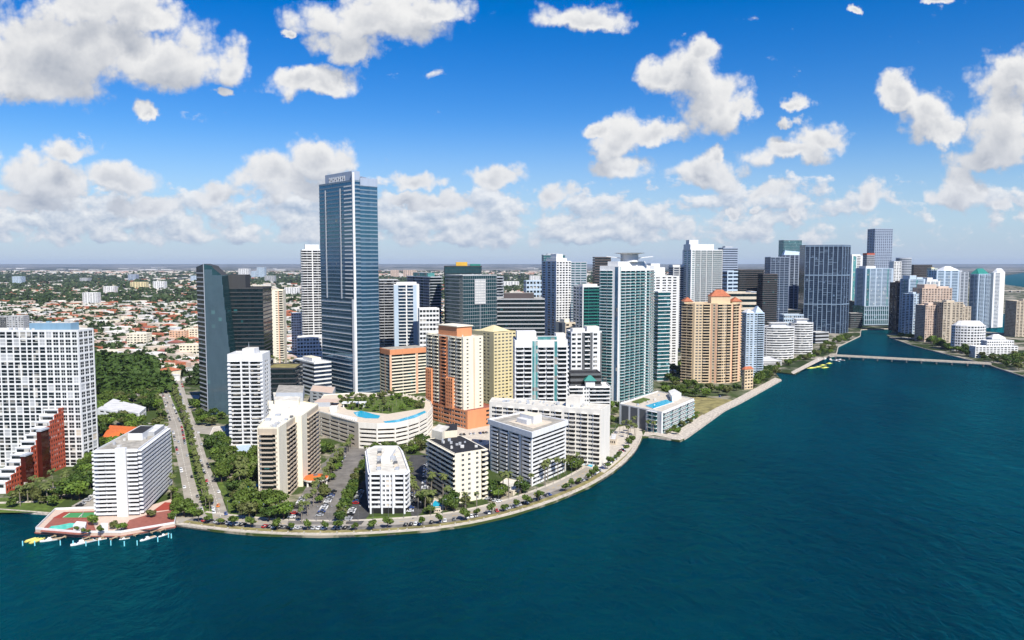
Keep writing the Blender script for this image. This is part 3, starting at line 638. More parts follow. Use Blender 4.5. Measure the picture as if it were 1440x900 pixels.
# ---- cream and orange tower pair
YP = yg(604); zPd = 15.0
pp = quad(600, 657.5, 700, YP, 41, 8)
Pd = Bld('podium_building', 'orange stucco podium with arched openings below the cream and orange tower', 'podium', pp, zPd, 4, ['S.1 S.9 S.8 O1 S.15', 'S1', 'S1', 'S.2 W.5 W.5 R1 W.5 W.5 R1 W.5 W.5 R1 W.5 W.5 S.3'], wall='orange_stucco', near=True, roof='terracotta_deck')
zP = zt(476, YP*1.012); cq = quad(599.5, 651.5, 679.5, YP*1.012, 42, 50); cq = [(x, y) for x, y in cq]
P_ = Bld('apartment_tower', 'cream tower with an orange central bay and orange rooftop block rising from the orange podium', 'tower', cq, zP, 20, ['S.3 W.45 S.5 peach:S.12 S.5 W.45 S.12', 'S1', 'S1', 'W.5 B1 W.4 B1 S.2 orange_stucco:S.5 orange_stucco:B1.1 orange_stucco:S.5 S.1 W.5 B1 W.4 B1 W.4'], wall='pale_cream', z0=zPd, near=True, depth=1.2, roof='pale_roof', T=.9, sill=.36, head=.22, ww=.24, foot=False)
q = np.array(P_.poly[0]); e = np.array(P_.poly[3]); L = np.linalg.norm(q-e); u = (q-e)/L; n_ = np.array([u[1], -u[0]])
for t0, t1, hh, nm in ((.05, .19, zPd+(zP-zPd)*.50, 'orange_bay'), (.60, .77, zPd+(zP-zPd)*.42, 'orange_bay')):
    b = MB(); bx = []; fh = 2.9
    for z in np.arange(zPd, hh-1, fh): bx.append((L*t0+.02, L*t1-.02, .1, 2.6, z, z+fh*.55))
    for f in range(4): w0 = L*(t0+(t1-t0)*f/3); bx.append((w0-.45, w0+.45, .1, 2.63, zPd, hh+1))
    b.fbox((e, u, n_), bx); o = P_.part(nm, b, 'orange_stucco'); b = MB(); b.fbox((e, u, n_), [(L*t0, L*t1, .08, 2.2, zPd, hh)]); P_.part('glazing', b, 'dark_glass', o)
P_.pbox('rooftop_block', [P_.lerp(.12, .22), P_.lerp(.86, .22), P_.lerp(.86, .72), P_.lerp(.12, .72)], zP+.2, zP+9, 'orange_stucco', 'terracotta_deck')
b = MB(); gq_ = [P_.lerp(.08, .2), P_.lerp(.9, .2), P_.lerp(.9, .74), P_.lerp(.08, .74)]; b.prism(ccw(gq_), zP+9, zP+9.8); P_.part('parapet', b, 'pale_cream')
YQ = yg(573); zQ = zt(469, YQ)
Q = Bld('apartment_tower', 'yellow tower with small dark windows and a shallow gabled roof behind the cream one', 'tower', quad(664, 694.5, 725.5, YQ, 40, 50), zQ, 22, ['W1*6', 'S.6 W.5 S.6', 'S1', 'S.8 S.6 W.5 W.5 S.5'], wall='yellow_stucco', near=True, roof='yellow_stucco', sill=.34, head=.22, ww=.2)
Q.hip([Q.lerp(.1, .15), Q.lerp(.9, .15), Q.lerp(.9, .85), Q.lerp(.1, .85)], zQ+1, 5.5, 'yellow_stucco', 0, 'gable'); Q.clutter(6, 9)
# ---- white condo with green-tinted glass
YO = yg(603); zO = zt(480, YO)
O_ = Bld('apartment_tower', 'white tower with aqua glass strips and broad balconies behind the long pale slab', 'tower', quad(718.5, 724, 798, YO, 4, 45, 24), zO, 19, ['S.2 B1 S.12 B1 S.1 aqua_glass:S.35 S.08 aqua_glass:S.35 S.1 B1 S.12 B1 S.1 aqua_glass:S.4 S.1 B1.2 S.15', 'S.3 B1 B1 S.3', 'S1', 'S.2 W1 W1 S.2 W1'], near=True, depth=1.5, T=1.0, roof='white_roof', topband=5, parh=1.1)
O_.pent(.05, .42, .3, .9, 7.5, 'white_paint', 'white_roof'); O_.pent(.44, .80, .1, .35, 3.5, 'aqua_glass', 'white_roof', 'glass_pavilion'); O_.pent(.8, .98, .3, .8, 5.5)
# ---- hexagonal glass condominium
YR = 735.0; zR = zt(375.5, YR)
r0 = np.array((col(869, YR, 70), YR)); d1 = np.array((math.cos(R(48)), math.sin(R(48)))); d0 = np.array((-math.cos(R(35)), math.sin(R(35))))
rA = r0+d0*21; rB = r0+d1*58; rC = rB+np.array((.35, .94))*24
pR = [tuple(r0), tuple(rB), tuple(rC), tuple(rC+np.array((-30, 12))), tuple(rA+d1*40), tuple(rA)]
Rr = Bld('apartment_tower', 'tall faceted aqua glass tower with white piers and a winged rooftop disc near the bay', 'skyscraper', pR, zR, 43, ['S.3 aqua_glass:S.10 S.12 B1 S.10 B1 S.10 B1 S.16 B1 S.10 B1 S.4 B.7 S.1', 'S.2 B1 B1 S.1', 'S1', 'R1', 'S.1 R1', 'S.1 B1 S.08 B.8 S.35 blue_glass:S.5 S.08'], core='teal_glass', near=True, depth=1.5, T=.9, roof='white_roof', topband=3.5, parh=1.1, rail='aqua_glass', base=6)
cxr, cyr = r0+d1*32+d0*8; 
Rr.pbox('penthouse', [tuple(r0+d1*5+d0*4), tuple(r0+d1*52+d0*2), tuple(r0+d1*52+d0*16), tuple(r0+d1*6+d0*16)], zR+.2, zR+5.5, 'white_paint', 'white_roof')
b = MB(); b.tube([(cxr, cyr, zR+5), (cxr, cyr, zR+13)], [9, 9], 20); Rr.part('rooftop_drum', b, 'white_paint'); b = MB(); b.tube([(cxr, cyr, zR+13), (cxr, cyr, zR+13.8), (cxr, cyr, zR+14.2)], [9, 15, 15.5], 24); Rr.part('rooftop_disc', b, 'white_paint')
for s_ in (-1, 1):
    e = np.array((cxr, cyr)); v = np.array((1, .1))*s_; b = MB(); q = [e+v*9+np.array((0, 6)), e+v*23+np.array((0, 3)), e+v*24-np.array((0, 3)), e+v*9-np.array((0, 6))]
    lo = [(p[0], p[1], zR+(8.6 if i in (0, 3) else 10.2)) for i, p in enumerate(q)]; b.hexa([lo+[(p[0], p[1], p[2]+.7) for p in lo]] if s_ > 0 else [lo[::-1]+[(p[0], p[1], p[2]+.7) for p in lo[::-1]]]); Rr.part('roof_wing', b, 'white_paint')
# ---- low waterfront condominium with a roof pool
zW = zt(581, yg(610)); wq = gp([(931,581),(976,562),(925,551),(871,569)], zW)
Wl = Bld('apartment_block', 'low white and glass block around a roof pool on the bay promenade', 'apartment block', wq, zW, 5, ['S.12 B1 S.08 B1 S.08 B1 S.08 B1 S.1', 'R1', 'R1', 'S.25 dark_grey:S.8 S.2 dark_grey:S.8 S.2 dark_grey:S.7 S.2 B1 S.5'], core='teal_glass', near=True, depth=1.6, rail='aqua_glass', T=.9, roof='pavement')
Wl.pbox('pool_basin', [Wl.lerp(.1, .28), Wl.lerp(.62, .22), Wl.lerp(.66, .45), Wl.lerp(.16, .52)], zW+.2, zW+.7, 'white_paint', 'pool_water'); Wl.pbox('penthouse', gp([(945,566),(958,560),(948,554),(940,557)], zW), zW+.2, zW+5, 'white_paint', 'white_roof')
Wl.pent(.2, .5, .72, .9, .9, 'leaf_mid', 'leaf_mid', 'planter')
# ---- gold tower with red roofs
YT = yg(539); zT = zt(428, YT); xs = [col(x, YT, 50) for x in (962, 977, 1000, 1008, 1030, 1046)]
pT = [(xs[0], YT+14), (xs[1], YT+3), (xs[2], YT+3.5), (xs[3], YT), (xs[4], YT+5), (xs[5], YT+14), (xs[5]+4, YT+34), (xs[0]+8, YT+38)]
T_ = Bld('apartment_tower', 'golden tower with peach corners and small red hipped roofs close to the seawall', 'tower', pT, zT, 28, ['B1 S.2', 'S.2 W.7 W.7 S.2 B1.4 S.2', 'peach:S.4 W.6 peach:S.4', 'S.1 B1.4 W.6 W.6 B1.2 S.2', 'peach:S.2 B1 peach:S.35', 'B1 S.3 B1', 'S1', 'W1 W1'], wall='gold_stucco', near=True, depth=1.5, T=.9, base=0, roof='gold_stucco', parh=1.05)
for x0, x1, hh, rh in ((0, 1, 3, 5), (2, 4, 9, 8), (4, 5, 3, 5)):
    q = [(xs[x0]+1.5, YT+9), (xs[x1]-1, YT+9), (xs[x1]-1, YT+24), (xs[x0]+1.5, YT+24)]; T_.pbox('penthouse', q, zT+.2, zT+hh, 'gold_stucco'); T_.hip(q, zT+hh, rh, 'red_tile', .8, 'red_roof')
T2 = Bld('apartment_block', 'small yellow seafront block with a red roof at the foot of the golden tower', 'apartment block', quad(1043, 1047, 1059, yg(548), 30, 10), zt(521, yg(548)), 6, ['W1*3', 'W1*2'], wall='gold_stucco', roof='red_tile')
T2.hip(T2.poly, T2.z1+1, 3, 'red_tile', .5, 'red_roof')
# ---- white low block with a green gable
YX = yg(593); zX = zt(545, YX)
X1 = Bld('apartment_block', 'white balcony block with a small green gable behind the end of the long slab', 'apartment block', quad(799, 800, 858.5, YX, 2, 25, 22), zX, 9, ['S.1 B1 B1 S.1 W.4 W.4 S.1 B1 B1 B1 S.1', 'S1'], near=True, depth=1.2, roof='white_roof')
X1.pent(.40, .62, -.04, .3, 6, 'white_paint'); q = [X1.lerp(.38, -.06), X1.lerp(.64, -.06), X1.lerp(.64, .3), X1.lerp(.38, .3)]; X1.hip(q, zX+6.2, 4.5, 'green_metal', .8, 'green_roof')

for o_, n_c in ((A, 6), (C_, 5), (J, 12), (Mb, 8), (P_, 5), (O_, 8), (Rr, 6), (Wl, 8), (X1, 6), (O1, 8), (Hh, 4), (N_, 10), (B, 8)): o_.clutter(n_c, 31+n_c)
# ------------------------------------------------------------------ second row and the far skyline
def far(label, cat, xL, xC, xR, yt, Y, th, nf, pats, wall='white_paint', core='dark_glass', wl=None, name='apartment_tower', pent=None, **k):
    z1 = zt(yt, Y); k.setdefault('near', False)
    o = Bld(name, label, cat, quad(xL, xC, xR, Y, th, max(20, z1*.6), wl), z1, nf, pats, wall=wall, core=core, **k)
    for p in pent or []: o.pent(*p)
    return o
def ringpoly(xL, xR, Y, ratio=.8, n=18, a0=0, a1=360, z=60):
    x0, x1 = col(xL, Y, z), col(xR, Y, z); r = (x1-x0)/2; c = ((x0+x1)/2, Y+r*ratio)
    return [(c[0]+r*math.cos(R(a0+(a1-a0)*i/n)), c[1]+r*ratio*math.sin(R(a0+(a1-a0)*i/n))) for i in range(n)]
OFF = dict(name='office_tower')
# dark glass office pair with the slanted blade
YD = yg(583)
far('wide black glass office tower with thin green floor lines and a black rooftop box', 'office tower', 312, 314.5, 371.5, 406, YD+16, 6, 32, ['R1'], 'charcoal', 'black_glass', 40, sill=.16, head=.10, T=.35, roof='black_roof', pent=[(.02, .52, .2, .7, 13, 'charcoal', 'black_roof')], **OFF)
x0, x1, x2, xt = col(279.5, YD+14, 60), col(290, YD, 60), col(331, YD+1, 40), col(312, YD+1, 135)
zt0, zt1, zt2 = zt(371, YD), zt(377.5, YD), zt(387, YD)
tb = root('office_tower', (x1, YD, 0), 'dark green glass blade tower with a slanted edge and raked top', 'office tower'); FP.append([(x0, YD-2), (x2, YD-2), (x2, YD+20), (x0, YD+20)])
def lpart(r, name, b, m): return put(name, b.mesh(name, m, tuple(r.location)), r)
b = MB(); xtop = xt; f8 = lambda z: x2+(xt-x2)*z/zt2
front = [(x1, 0), (f8(0), 0), (xt, zt2), (xt-1.5, zt2+1.5), ((x1+xt)/2+1, zt1), ((x1+xt)/2-.5, zt1+2.2), (x1, zt0)]
bt = MB()
for i in range(len(front)):
    (ax, az), (bx, bz) = front[i], front[(i+1) % len(front)]; (bt if i in (2, 3, 4, 5) else b).quads([[(ax, YD, az), (ax, YD+15.8, az), (bx, YD+15.8, bz), (bx, YD, bz)]])
tr = geometry.tessellate_polygon([[Vector((x, z, 0)) for x, z in front]])
b.tris([[(front[i][0], YD, front[i][1]) for i in t] for t in tr]); lpart(tb, 'glass_wall', b, 'green_glass'); lpart(tb, 'roof', bt, 'charcoal')
b = MB()
for i in range(30):
    x = x1+(x2-x1)*(i+.5)/30; z1 = zt1-1 if x < (x1+xt)/2 else (zt2 if x < xt else zt2*(x2-x)/(x2-xt)); b.box(x-.1, x+.1, YD-.25, YD-.02, 0, z1)
lpart(tb, 'mullion_cladding', b, 'slate'); b = MB(); b.quads([[(x0, YD+14, 0), (x1, YD+.02, 0), (x1, YD+.02, zt0), (x0, YD+14, zt0-3)], [(x0, YD+14, 0), (x0, YD+14, zt0-3), (x1, YD+15.8, zt0), (x1, YD+15.8, 0)]]); lpart(tb, 'side_wall', b, 'black_glass')
b = MB(); L = math.hypot(x1-x0, 14); u = ((x1-x0)/L, -14/L); b.fbox(((x0, YD+14), u, (u[1], -u[0])), [(.3, L-.3, 0, .25, z, z+1.1) for z in np.arange(3, zt0-6, 4.2)]); lpart(tb, 'floor_cladding', b, 'grey_wall')
b = MB(); b.hexa([[(x1-.25, YD-.4, 0), (x1+.25, YD-.4, 0), (x1+.25, YD, 0), (x1-.25, YD, 0), (x1-.25, YD-.4, zt0), (x1+.25, YD-.4, zt0), (x1+.25, YD, zt0), (x1-.25, YD, zt0)]]); lpart(tb, 'edge_trim', b, 'steel')
far('low black glass podium with a palm garden roof beside the black office tower', 'podium', 371, 373, 416, 519, YD+6, 4, 9, ['R1'], 'charcoal', 'black_glass', 34, name='podium_building', sill=.16, head=.1, T=.35, roof='dry_grass')
far('cream residential tower with two recessed window strips behind the black office tower', 'tower', 369, 371, 399, 409, 985, 8, 34, ['S.3 peach:S.15 S.4 W.5 S.6 W.5 peach:S.2 B.7', 'S1'], 'pale_cream', wl=22, pent=[(.0, .4, .2, .8, 5, 'pale_cream')], T=1.2, sill=.38, head=.25)
far('white balcony tower with rounded cap standing on a white podium behind the skyscraper', 'tower', 418.5, 426, 470, 352, 1040, 20, 46, ['B1 S.12 B1 S.15 B1', 'B1'], 'white_paint', depth=1.6, T=1, pent=[(.1, .55, .1, .8, 8, 'white_paint', 'white_roof'), (.6, .9, .2, .8, 14, 'blue_grey', 'blue_grey')], wl=14)
far('broad white window-grid podium at the foot of the white balcony tower', 'podium', 413, 418, 453, 476, 990, 14, 9, ['W1*8', 'W1*3'], name='podium_building', wl=26)
far('short white slab half hidden behind the white podium', 'apartment block', 408, 410, 424, 441, 1120, 12, 17, ['W1*4'], wl=14, name='apartment_block')
# between the skyscraper and the glass offices
far('grey balcony tower just past the edge of the skyscraper', 'tower', 530, 534, 560, 394, 1010, 14, 32, ['B1 B1', 'B1'], 'grey_wall', 'dark_glass', 20, T=1)
far('pale blue and white tower with two tall pilasters above the orange-topped office', 'tower', 549, 554.5, 590, 401, 930, 10, 28, ['pale_blue:S.6 B1 S.2 B.8 pale_blue:S.5 S.35', 'S1'], 'white_paint', 'blue_glass', 18, depth=1.0, T=1, pent=[(.1, .9, .2, .8, 3.5, 'white_paint', 'white_roof')])
far('grey green balcony slab with a glass roof hall behind the pale blue tower', 'tower', 572, 606, 622, 390, 1060, 30, 30, ['B1 B1', 'B1 B1 B1'], 'steel', 'green_glass', T=1, pent=[(.2, .8, .2, .8, 6, 'aqua_glass', 'blue_grey')])
far('white gridded slab in front of the grey green balcony slab', 'apartment block', 587, 590, 618, 435, 900, 12, 16, ['W1*6', 'S1'], wl=20, ww=.1, name='apartment_block')
far('dark green glass tower with a yellow and a lime plant room on top', 'office tower', 621, 625, 678, 375, 1010, 6, 30, ['G1'], 'charcoal', 'green_glass', 34, roof='black_roof', pent=[(.32, .62, .3, .6, 6, 'yellow_paint', 'yellow_paint'), (.7, .97, .3, .6, 3.4, 'green_metal', 'green_metal')], **OFF)
q = far('teal glass office cube with a tall white window screen on its face', 'office tower', 626.5, 651, 699, 388, 930, 34, 28, ['G1', 'R1', 'R1', 'R.8 G.2'], 'grey_wall', 'green_glass', T=.4, sill=.14, head=.08, roof='pale_roof', **OFF)
p, e = np.array(q.poly[0]), np.array(q.poly[1]); L = np.linalg.norm(e-p); u = (e-p)/L; n_ = np.array((u[1], -u[0]))
b = MB(); b.fbox((p, u, n_), [(L*.33, L*.66, .05, .8, zt(428, 940), q.z1-4)]); q.part('window_screen', b, 'grey_wall')
b = MB(); z0 = zt(428, 940)
for i in range(6): b.fbox((p, u, n_), [(L*(.345+.05*i), L*(.385+.05*i), .81, .95, z0+1+j*(q.z1-6-z0)/9, z0-.6+(j+1)*(q.z1-6-z0)/9) for j in range(9)])
q.part('screen_pane', b, 'white_roof'); b = MB(); b.fbox((p, u, n_), [(L*.49, L*.50, -.2, .5, 0, z0)]); q.part('centre_fin', b, 'steel'); q.clutter(8, 6)
far('pale grey tower seen between the teal cube and the dark banded office', 'tower', 693, 696, 708, 390, 1080, 20, 30, ['B1 B1', 'W1 W1'], 'steel', T=.8, wl=14)
far('broad dark office block with white floor bands and a grey plant room', 'office building', 697, 699, 766, 421, 960, 2, 18, ['R1'], 'grey_wall', 'black_glass', 40, sill=.18, head=.10, roof='gravel_roof', pent=[(.15, .78, .2, .7, 7.5, 'brown', 'gravel_roof')], name='office_building')
far('small white stepped building beyond the dark banded office', 'building', 737, 740, 764, 395, 1500, 14, 12, ['W1*5', 'W1*2'], 'pale_blue', wl=20, name='apartment_block')
q = far('white stepped tower crowned by narrow setbacks', 'tower', 762, 782, 803, 368, 1080, 28, 40, ['W1*5', 'W.8 pale_blue:S.2 W.8 W.8 pale_blue:S.2'], 'white_paint', sill=.26, head=.14, pent=[(.15, .85, .15, .85, 5, 'white_paint', 'white_roof'), (.3, .72, .3, .7, 11, 'white_paint', 'white_roof')])
far('teal glass tower peeking out behind the white stepped tower', 'tower', 760, 764, 795, 359, 1300, 8, 40, ['G1'], 'steel', 'teal_glass', 20, pent=[(.2, .7, .2, .7, 3, 'steel')])
far('grey aqua tower with vertical white lines behind the white stepped tower', 'tower', 796, 800, 825, 369, 1220, 10, 36, ['S.1 R.8 S.1 R.8 S.1 R.8 S.1'], 'steel', 'teal_glass', 20)
far('brown slab tower on the horizon behind the faceted aqua tower', 'office tower', 834, 836, 859, 362, 1450, 4, 30, ['R1'], 'brown', 'black_glass', 24, sill=.3, head=.2, **OFF)
far('white and green balcony block half hidden by the faceted aqua tower', 'apartment block', 806, 819, 848, 404, 1060, 18, 24, ['S.1 aqua_glass:S.02 green_metal:B1 green_metal:B1 S.1', 'W1*3'], 'white_paint', 'green_glass', name='apartment_block', depth=.8, pent=[(.1, .8, .2, .7, 4)])
far('small cream building with blank piers beside the stepped white condo', 'building', 781, 795, 809, 455, 800, 30, 20, ['W1 S.4 W1', 'S.5 dark_grey:S.5 S.5'], 'beige', name='apartment_block', pent=[(.1, .6, .2, .7, 4, 'pale_cream')])
far('white stepped condo with grey recesses standing over the dark garage roof', 'tower', 799, 803, 846, 468, 702, 8, 18, ['W1 W1 dark_grey:S.5 B1 dark_grey:S.5 W1 S.4 dark_grey:S.3', 'W1'], 'white_paint', wl=22, depth=.9, pent=[(.55, .95, .2, .8, 5), (.1, .5, .3, .8, 3)])
far('low dark garage roof behind the white block with the green gable', 'garage', 800, 802, 846, 527, 672, 4, 8, ['O1'], 'dark_grey', 'opening_shade', 24, name='parking_garage', roof='black_roof')
far('teal banded glass tower squeezed against the faceted aqua tower', 'office tower', 920, 925, 943, 411, 900, 16, 24, ['R1'], 'white_paint', 'teal_glass', 24, sill=.12, head=.08, **OFF)
far('white tower with stepped shoulders right behind the faceted aqua tower', 'tower', 905, 912, 954, 389, 980, 12, 36, ['S.2 W1 W1 S.2 W1 W1 W1 S.3', 'S1'], 'white_paint', wl=22, pent=[(.0, .55, .1, .9, 12), (.1, .4, .2, .8, 17)])
far('grey slab with a white crown in the gap before the tall white tower', 'tower', 943, 946, 962, 376, 1250, 12, 36, ['S.2 R1 S.2 R1', 'R1'], 'grey_wall', 'navy_glass', 20, pent=[(.0, .9, .1, .9, 4, 'white_paint')])
q = far('tall white balcony tower with an antenna box behind the golden tower', 'tower', 959, 971, 1015, 352, 1230, 14, 50, ['S.1 W.7 B1 S.1 B1 S.1 B1 S.1 B1 B.8', 'S.2 W.8 W.8'], 'white_paint', 'teal_glass', depth=1.2, pent=[(.0, .75, .1, .9, 10, 'white_paint', 'white_roof'), (.02, .30, .3, .7, 17, 'white_paint', 'white_roof')])
far('grey tower with faint floor lines beside the tall white tower', 'office tower', 1012, 1016, 1037, 349, 1500, 10, 38, ['R1'], 'blue_grey', 'navy_glass', 24, sill=.34, head=.2, pent=[(.2, .7, .2, .7, 4, 'steel')], **OFF)
far('navy glass block with a white corner pier below the grey tower', 'office building', 1014, 1022, 1037, 382, 1280, 20, 20, ['S.2 R1 S.15 R1', 'R1'], 'pale_blue', 'navy_glass', 20, name='office_building')
far('beige office slab with black ribbon windows behind the red roofed golden tower', 'office building', 1008, 1010, 1063, 412, 1120, 2, 12, ['R1'], 'beige', 'black_glass', 30, sill=.34, head=.16, name='office_building', pent=[(.86, 1.0, .0, .8, 2, 'blue_grey')])
far('broad dark brown office tower with close floor lines', 'office tower', 1036, 1039, 1074, 380, 1330, 3, 34, ['R1'], 'brown', 'black_glass', 30, sill=.22, head=.14, roof='black_roof', **OFF)
far('dark brown lower wing stepping down from the brown office tower', 'office building', 1068, 1072, 1093, 386, 1290, 8, 34, ['R1'], 'brown', 'black_glass', 20, sill=.24, head=.16, roof='black_roof', name='office_building')
q = far('pale blue and white seafront tower with stepped pointed gables', 'tower', 1045, 1049, 1074, 441, 930, 8, 28, ['W1 W1 pale_blue:S.2 W1 B.8 B1', 'W1'], 'pale_blue', wl=24, sill=.3, head=.2, depth=1.2)
q.hip([q.lerp(.55, .1), q.lerp(1, .1), q.lerp(1, .7), q.lerp(.55, .7)], q.z1+1, 8, 'pale_blue', 0, 'gable'); q.hip([q.lerp(.05, .1), q.lerp(.5, .1), q.lerp(.5, .7), q.lerp(.05, .7)], q.z1+1, 4, 'white_paint', 0, 'gable')
for lb, xa, xb, yt, yb in (('rounded white condo block with a flat drum on top, nearer the golden tower', 1072, 1122, 461, 505), ('rounded white condo block with a flat drum on top, nearer the bridge', 1113, 1147, 455, 498)):
    Yv = yg(yb); z1 = zt(yt, Yv); o = Bld('apartment_block', lb, 'apartment block', ringpoly(xa, xb, Yv, .6, 16, z=25), z1, 13, ['W.8 W.8']*10+['R1']*6, roof='white_roof', sill=.3, head=.15, T=.8)
    x0, x1 = col(xa*.68+xb*.32, Yv, 50), col(xa*.25+xb*.75, Yv, 50); b = MB(); b.box(x0, x1, Yv+10, Yv+22, z1+.2, z1+6); o.part('penthouse', b, 'white_paint'); b = MB(); b.box(x0-2, x1+2, Yv+8, Yv+24, z1+6, z1+6.8); o.part('roof_slab', b, 'white_roof')
far('low white car park wing joining the rounded white condo blocks', 'garage', 1068, 1072, 1100, 508, yg(514), 3, 3, ['O1'], 'white_paint', 'opening_shade', 40, name='parking_garage', roof='white_roof')
# navy glass group at the river mouth
YN6 = yg(469); q6 = [(col(1133, YN6+6, 90), YN6+14), (col(1183, YN6, 90), YN6), (col(1196.5, YN6+14, 90), YN6+22), (col(1196, YN6+14, 90)-4, YN6+60), (col(1133, YN6+6, 90)+4, YN6+56)]
N6 = Bld('apartment_tower', 'massive navy glass block with a white frame grid standing at the river mouth', 'tower', q6, zt(345, YN6), 45, ['R1', 'R1', 'R1', 'R1', 'R1'], wall='navy_wall', core='navy_glass', sill=.10, head=.06, T=.35, roof='black_roof')
for e in (0, 1):
    p, q = np.array(N6.poly[e]), np.array(N6.poly[e+1]); L = np.linalg.norm(q-p); u = (q-p)/L; fr = (p, u, np.array((u[1], -u[0]))); b = MB(); bx = []
    for i in range(9 if e == 0 else 4): w0 = L*(i+.0)/(8 if e == 0 else 3); bx.append((max(0, w0-.7), min(L, w0+.7), .02, .9, 0, N6.z1))
    for t in (.335, .665, .995): bx.append((0, L, .04, 1.3, N6.z1*t-1.4, N6.z1*t+.6))
    r_ = random.Random(e); 
    for i in range(60): w0 = L*r_.randrange(8)/8; z = r_.uniform(4, N6.z1-8); bx.append((w0+.72, w0+L/8-.72, .03, .5, z, z+.7))
    b.fbox(fr, bx); N6.part('frame_cladding', b, 'frame_blue')
far('slim navy glass tower with pale frame lines beside the massive navy block', 'tower', 1080, 1083, 1109, 362, 1500, 4, 44, ['S.06 R1 S.06 R1 S.06 R1 S.06 R1 S.06'], 'blue_grey', 'navy_glass', 30, sill=.1, head=.06, T=.4)
YR2 = 1640; o = Bld('office_tower', 'rounded blue glass tower with a slanted teal crown behind the navy towers', 'office tower', ringpoly(1100, 1133, YR2, .8, 16, z=90), zt(359, YR2), 44, ['S.12 R1 S.12'], wall='blue_grey', core='navy_glass', sill=.12, head=.08, roof='blue_grey')
x0, x1 = col(1104, YR2, 150), col(1130, YR2, 150); b = MB(); b.hexa([[(x0, YR2+8, o.z1), (x1, YR2+8, o.z1), (x1-4, YR2+34, o.z1), (x0+4, YR2+34, o.z1), (x0+4, YR2+12, zt(352, YR2)), (x1-4, YR2+12, zt(354, YR2)), (x1-8, YR2+30, zt(354, YR2)), (x0+8, YR2+30, zt(352, YR2))]]); o.part('crown_roof', b, 'pale_blue')
far('teal glass tower top rising behind the rounded blue tower', 'office tower', 1098, 1101, 1127, 338, 1950, 6, 50, ['G1'], 'steel', 'teal_glass', 30, **OFF)
far('low dark pavilion between the slim navy tower and the navy block', 'building', 1098, 1100, 1136, 436, 1530, 4, 8, ['R1'], 'charcoal', 'black_glass', 30, name='office_building', sill=.2)
far('low white gridded wing behind the rounded condo blocks', 'building', 1100, 1102, 1130, 443, 1420, 4, 6, ['W1*10'], 'pale_blue', wl=20, name='office_building')
far('low grey waterside terraces at the foot of the navy block', 'building', 1145, 1147, 1166, 468, 1330, 20, 3, ['O1'], 'grey_wall', 'opening_shade', 20, name='parking_garage')
far('pale aqua slab tower peeking out behind the navy block', 'tower', 1194, 1197, 1212, 360, 1900, 14, 40, ['S.2 aqua_glass:S.5 W.8 S.2', 'S1'], 'white_paint', wl=24, pent=[(.1, .9, .2, .8, 4)])
far('tallest grey office tower of the far downtown with a fine window grid', 'skyscraper', 1227, 1229, 1254, 322, 2150, 4, 52, ['W1*9', 'W1*3'], 'blue_grey', 'navy_glass', 40, sill=.3, head=.2, roof='dark_grey', **OFF)
far('short dark tower beside the tallest grey office tower', 'office tower', 1216, 1218, 1229, 359, 2100, 8, 30, ['R1'], 'grey_wall', 'navy_glass', 20, pent=[(0, 1, 0, 1, 6, 'red_stucco', 'black_roof')], **OFF)
q = far('aqua and white waterfront tower in front of the tallest grey office tower', 'tower', 1211, 1216, 1255, 378, 1690, 6, 40, ['S.3 aqua_glass:R.6 S.15 R1 S.2 R1 S.15 R1 aqua_glass:S.2 R.6 S.3', 'S.3 R1 S.3'], 'pale_blue', 'blue_glass', 40, base=12, plinth='grey_wall', pent=[(.05, .4, .1, .8, 6, 'white_paint')])
b = MB(); b.prism(grow(q.poly, 2), 3, 46, 0); o = q.part('podium_floor', b, 'teal_glass'); b = MB(); p, e = np.array(q.poly[0]), np.array(q.poly[1]); L = np.linalg.norm(e-p); u = (e-p)/L; b.fbox((p, u, (u[1], -u[0])), [(L*i/14-.6, L*i/14+.6, 2, 2.8, 3, 46) for i in range(15)]+[(-1, L+1, 2, 2.9, z, z+1.2) for z in (3, 14, 25, 36, 45)]); q.part('podium_frame', b, 'pale_blue')
far('low brown block on the river bank beyond the navy tower', 'building', 1198, 1200, 1216, 424, 1800, 5, 10, ['R1'], 'brown', 'black_glass', 30, name='office_building', sill=.3)
far('dark block standing lower on the river bank by the navy tower', 'building', 1193, 1196, 1213, 441, 1640, 5, 7, ['R1'], 'dark_grey', 'black_glass', 26, name='office_building', sill=.3)
far('white sliver tower between the tallest grey tower and the cylinder', 'tower', 1253, 1256, 1267, 368, 2000, 8, 36, ['W1 W1 W1', 'S1'], 'white_paint', wl=20)
Yc = 2050; o = Bld('office_tower', 'pale grey cylindrical tower with a white rim in the far downtown', 'office tower', ringpoly(1264, 1285, Yc, .9, 20, z=90), zt(364, Yc), 34, ['R1'], wall='steel', core='navy_glass', sill=.36, head=.22, roof='white_roof', par=3)
far('brown flat topped office block beyond the cylinder', 'office building', 1281, 1284, 1310, 373, 2200, 3, 24, ['R1'], 'brown', 'black_glass', 30, sill=.32, head=.2, name='office_building')
far('small lime and white building top beyond the brown office block', 'building', 1307, 1309, 1318, 378, 2150, 6, 20, ['W1*3'], 'pale_green', wl=20, name='office_building', pent=[(.0, .5, .1, .9, 4, 'yellow_stucco')])
